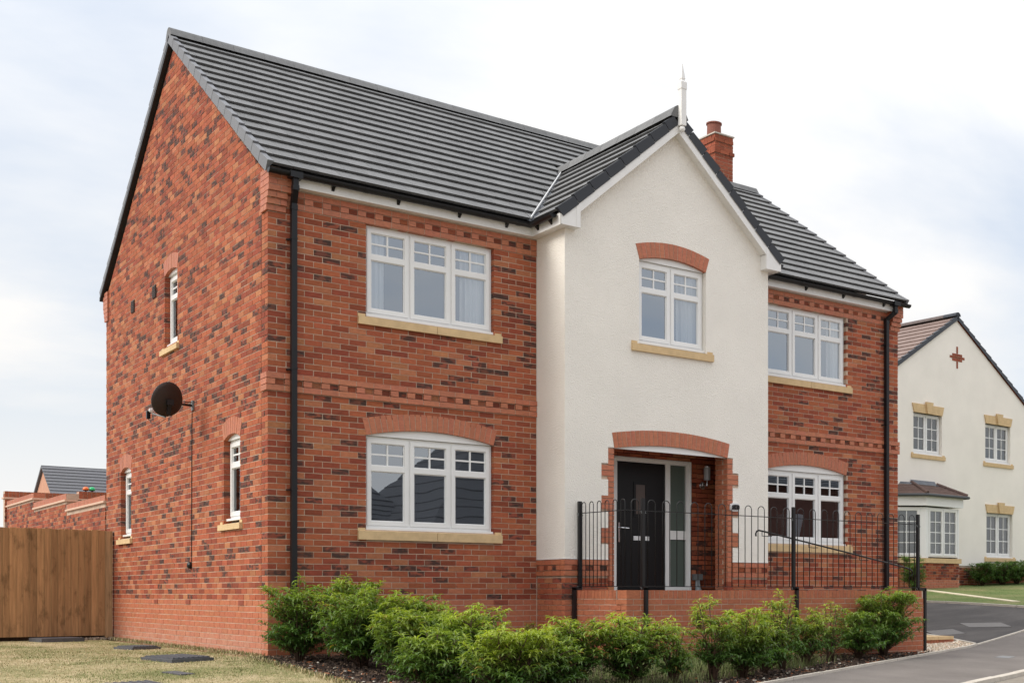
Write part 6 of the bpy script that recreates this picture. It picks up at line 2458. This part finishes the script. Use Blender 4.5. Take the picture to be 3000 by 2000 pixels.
# main roof of the neighbour, ridge running back
mb = MB()
nroof_core = MB()
for sg in (1, -1):
    nroof_core.add([(NA, -0.02, NZ + 0.06), (NA, 9.3, NZ + 0.06), (NA + sg * 5.1, 9.3, NZ + 0.06 - NS * 5.1), (NA + sg * 5.1, -0.02, NZ + 0.06 - NS * 5.1)], [(0, 1, 2, 3)])
nroof = nroof_core.build('roof', M_UNDER, nh, recalc=False)
NT = Pieces()
slr = math.hypot(5.1, 5.1 * NS)
ncr = 19
for sg in (-1, 1):
    ub = Vector((-sg * 1.0, 0, NS)).normalized()
    nb_ = Vector((sg * NS, 0, 1)).normalized()
    e0 = Vector((NA + sg * 5.1, 0, NZ + 0.12 - NS * 5.1))
    for c in range(ncr):
        l0, l1 = slr * c / ncr, slr * (c + 1) / ncr + 0.02
        y = -0.03 - (0.15 if c % 2 else 0)
        while y < (9.3 if sg < 0 else 0.7):
            a, b = max(y, -0.03), y + 0.297
            y += 0.30
            j = random.uniform(0.94, 1.06)
            NT.add([e0 + ub * l0 + Vector((0, a, 0)), e0 + ub * l0 + Vector((0, b, 0)), e0 + ub * min(l1, slr) + Vector((0, b, 0)) - nb_ * 0.03, e0 + ub * min(l1, slr) + Vector((0, a, 0)) - nb_ * 0.03], -nb_ * 0.03, (0.225 * j, 0.165 * j, 0.145 * j, 1), 0.0006, 0.001)
NT.emit(nroof, 'tile', 'roof_tiling', M_BROWNTILE, 260, mw=nm, minarea=70, stuffparent=nh)
for sg in (-1, 1):
    for i in range(ncr):
        l0, l1 = slr * i / ncr, slr * (i + 1) / ncr - 0.005
        ub = Vector((-sg * 1.0, 0, NS)).normalized()
        nb_ = Vector((sg * NS, 0, 1)).normalized()
        e0 = Vector((NA + sg * 5.1, -0.03, NZ + 0.12 - NS * 5.1))
        A0, A1 = e0 + ub * l0, e0 + ub * min(l1, slr)
        o = Vector((0, -0.025, 0))
        inw = Vector((0, 0.06, 0))
        mb = MB()
        mb.hexa([A0 + o - nb_ * 0.11, A0 + inw, A1 + inw - nb_ * 0.03, A1 + o - nb_ * 0.11, A0 + o + nb_ * 0.015, A0 + inw + nb_ * 0.015, A1 + inw - nb_ * 0.015, A1 + o - nb_ * 0.015], (0.045, 0.05, 0.062, 1))
        mb.build('verge_tile', M_VERGE, nroof)
for i in range(20):
    mb = MB()
    y0_ = -0.06 + i * 0.46
    ring = [(NA + 0.12 * math.cos(t), y_, NZ + 0.10 + 0.11 * math.sin(t)) for y_ in (y0_, y0_ + 0.455) for t in np.linspace(0, math.pi, 9)]
    mb.add(ring, [(k, k + 1, 10 + k, 9 + k) for k in range(8)] + [tuple(range(9)), tuple(range(9, 18))], (0.05, 0.055, 0.065, 1) if i == 0 else (0.13, 0.105, 0.10, 1))
    mb.build('ridge_tile', M_BROWNTILE, nroof)
NG = "bushes at the foot of the neighbour's wall"
for (sx, wy, h, w, yl, lab) in ((-1.45, -0.45, 0.72, 0.75, 0.05, 'low dark bush beside the brick base of the neighbouring bay window'), (-0.55, -0.5, 0.72, 0.95, 0.05, 'wide dark green bush at the middle of the neighbouring plinth'), (0.25, -0.45, 0.74, 0.9, 0.1, 'dark green bush below the stone sill of the neighbouring lower window'), (1.25, -0.5, 0.62, 0.6, 1.3, 'yellow-green small bush at the edge of the neighbouring plinth'), (-5.2, -1.0, 1.0, 0.6, 0.15, 'upright dark bush seen between the railing bars and the neighbouring bay')):
    p = nm @ Vector((sx, wy, 0))
    shrub('bush', lab, p.x, p.y, h, w * 1.35, 1.3, NG, 'bush', yl, leaf=0.10, legs=0.05)

# ================================================================== across the street: what the lower panes reflect
def street_house(label, x, y, rot, L, Dp, eave, ridge, zb, col):
    """hipped roof on plain walls; seen only as a mirror image"""
    t = empty('street_house', label, 'house', (x, y, 0), rot)
    mb = MB()
    mb.box((0, -Dp / 2, zb), (L, Dp / 2, eave))
    mb.build('wall', mat('street_brick', col, rough=0.9, var=0.15, vscale=8), t)
    n = 16
    mb = MB()
    hd = Dp / 2
    for i in range(n):
        j = random.uniform(0.9, 1.1)
        cc = (0.055 * j, 0.056 * j, 0.062 * j, 1)
        o = []
        for q, dz in ((i / n, 0.03), ((i + 1) / n, -0.01)):
            ins = -0.3 + (hd + 0.3) * q
            z_ = eave + (ridge - eave) * q + dz
            o.append([(ins, -hd + ins, z_), (L - ins, -hd + ins, z_), (L - ins, hd - ins, z_), (ins, hd - ins, z_)])
        for k in range(4):
            a_, b_ = o[0][k], o[0][(k + 1) % 4]
            c_, d_ = o[1][(k + 1) % 4], o[1][k]
            lo_ = lambda p: (p[0], p[1], p[2] - 0.06)
            mb.add([a_, b_, c_, d_, lo_(a_), lo_(b_)], [(0, 1, 2, 3), (4, 5, 1, 0)], cc)
    mb.build('roof', M_TILE, t, recalc=False)


street_house('low dark hipped roof across the street, mirrored in the nearest lower window', 7.0, -36.0, 0.0, 13.0, 9.0, 1.2, 4.9, -3, (0.30, 0.10, 0.06))
street_house('tall dark hipped roof across the street, mirrored in the middle of the nearest lower window', 15.6, -33.5, 0.0, 14.0, 10.0, 2.2, 8.6, -3, (0.33, 0.11, 0.065))
street_house('brick house across the street, mirrored in the lower window behind the railing', 30.5, -34.0, 0.0, 17.0, 9.0, 5.3, 7.4, -3, (0.085, 0.035, 0.026))

# labels for the ground, the planting and the loose stuff
NOTES = {
    'ground': ('bare trodden ground around the plots', 'ground'), 'lawn': ('dry straw-coloured lawn beside the brick side wall', 'lawn'),
    'mulch_bed': ('dark bark-mulched planting bed in front of the house', 'planting bed'), 'pavement': ('grey asphalt pavement curving past the planting bed', 'pavement'),
    'road': ('pale road surface beyond the pavement kerb', 'road'), 'driveway': ('dark asphalt driveway beside the white pebbles', 'driveway'),
    'neighbour_lawn': ('green sloping lawn in front of the cream neighbouring house', 'lawn'), 'bed_edging': ('pale concrete edging between mulch bed and pavement', 'edging'),
    'drive_edging': ('pale concrete edging between driveway and pavement', 'edging'), 'road_kerb': ('pale concrete kerb stones along the road', 'kerb'),
    'lawn_edging': ('pale edging between driveway and green lawn', 'edging'), 'drive_side_edging': ('pale edging along the house side of the driveway', 'edging'),
    'garden_path': ('pale stone strip crossing the green lawn', 'path'), 'pebble_bed': ('pebble bed between the wall end and the driveway', 'pebble bed'),
    'soil_bank': ('dark soil under the wooden fence', 'soil'), 'bark_chips': ('dark bark chips covering the planting bed', 'bark mulch'),
    'fallen_leaves': ('orange-brown fallen leaves on the mulch', 'leaves'), 'loose_stones': ('small pale stones on the mulch', 'stones'),
    'white_pebbles': ('white pebbles beside the end of the retaining wall', 'pebbles'), 'grass': ('short green blades in the dry lawn', 'grass'),
    'dry_grass': ('short straw-coloured blades in the dry lawn', 'grass'), 'grass_edge': ('longer dry grass at the foot of the wall and bed edge', 'grass'),
    'weeds': ('dull green weeds behind the shrubs', 'weeds'), 'bed_grass': ('thin green grass between the shrubs', 'grass'),
    'neighbour_grass': ('short green blades on the neighbouring lawn', 'grass'), 'rubble': ('brown rubble under the wooden fence', 'rubble'),
}
for o in list(scene.objects):
    if o.parent is None and o.name in NOTES and 'label' not in o:
        o['label'], o['category'] = NOTES[o.name]
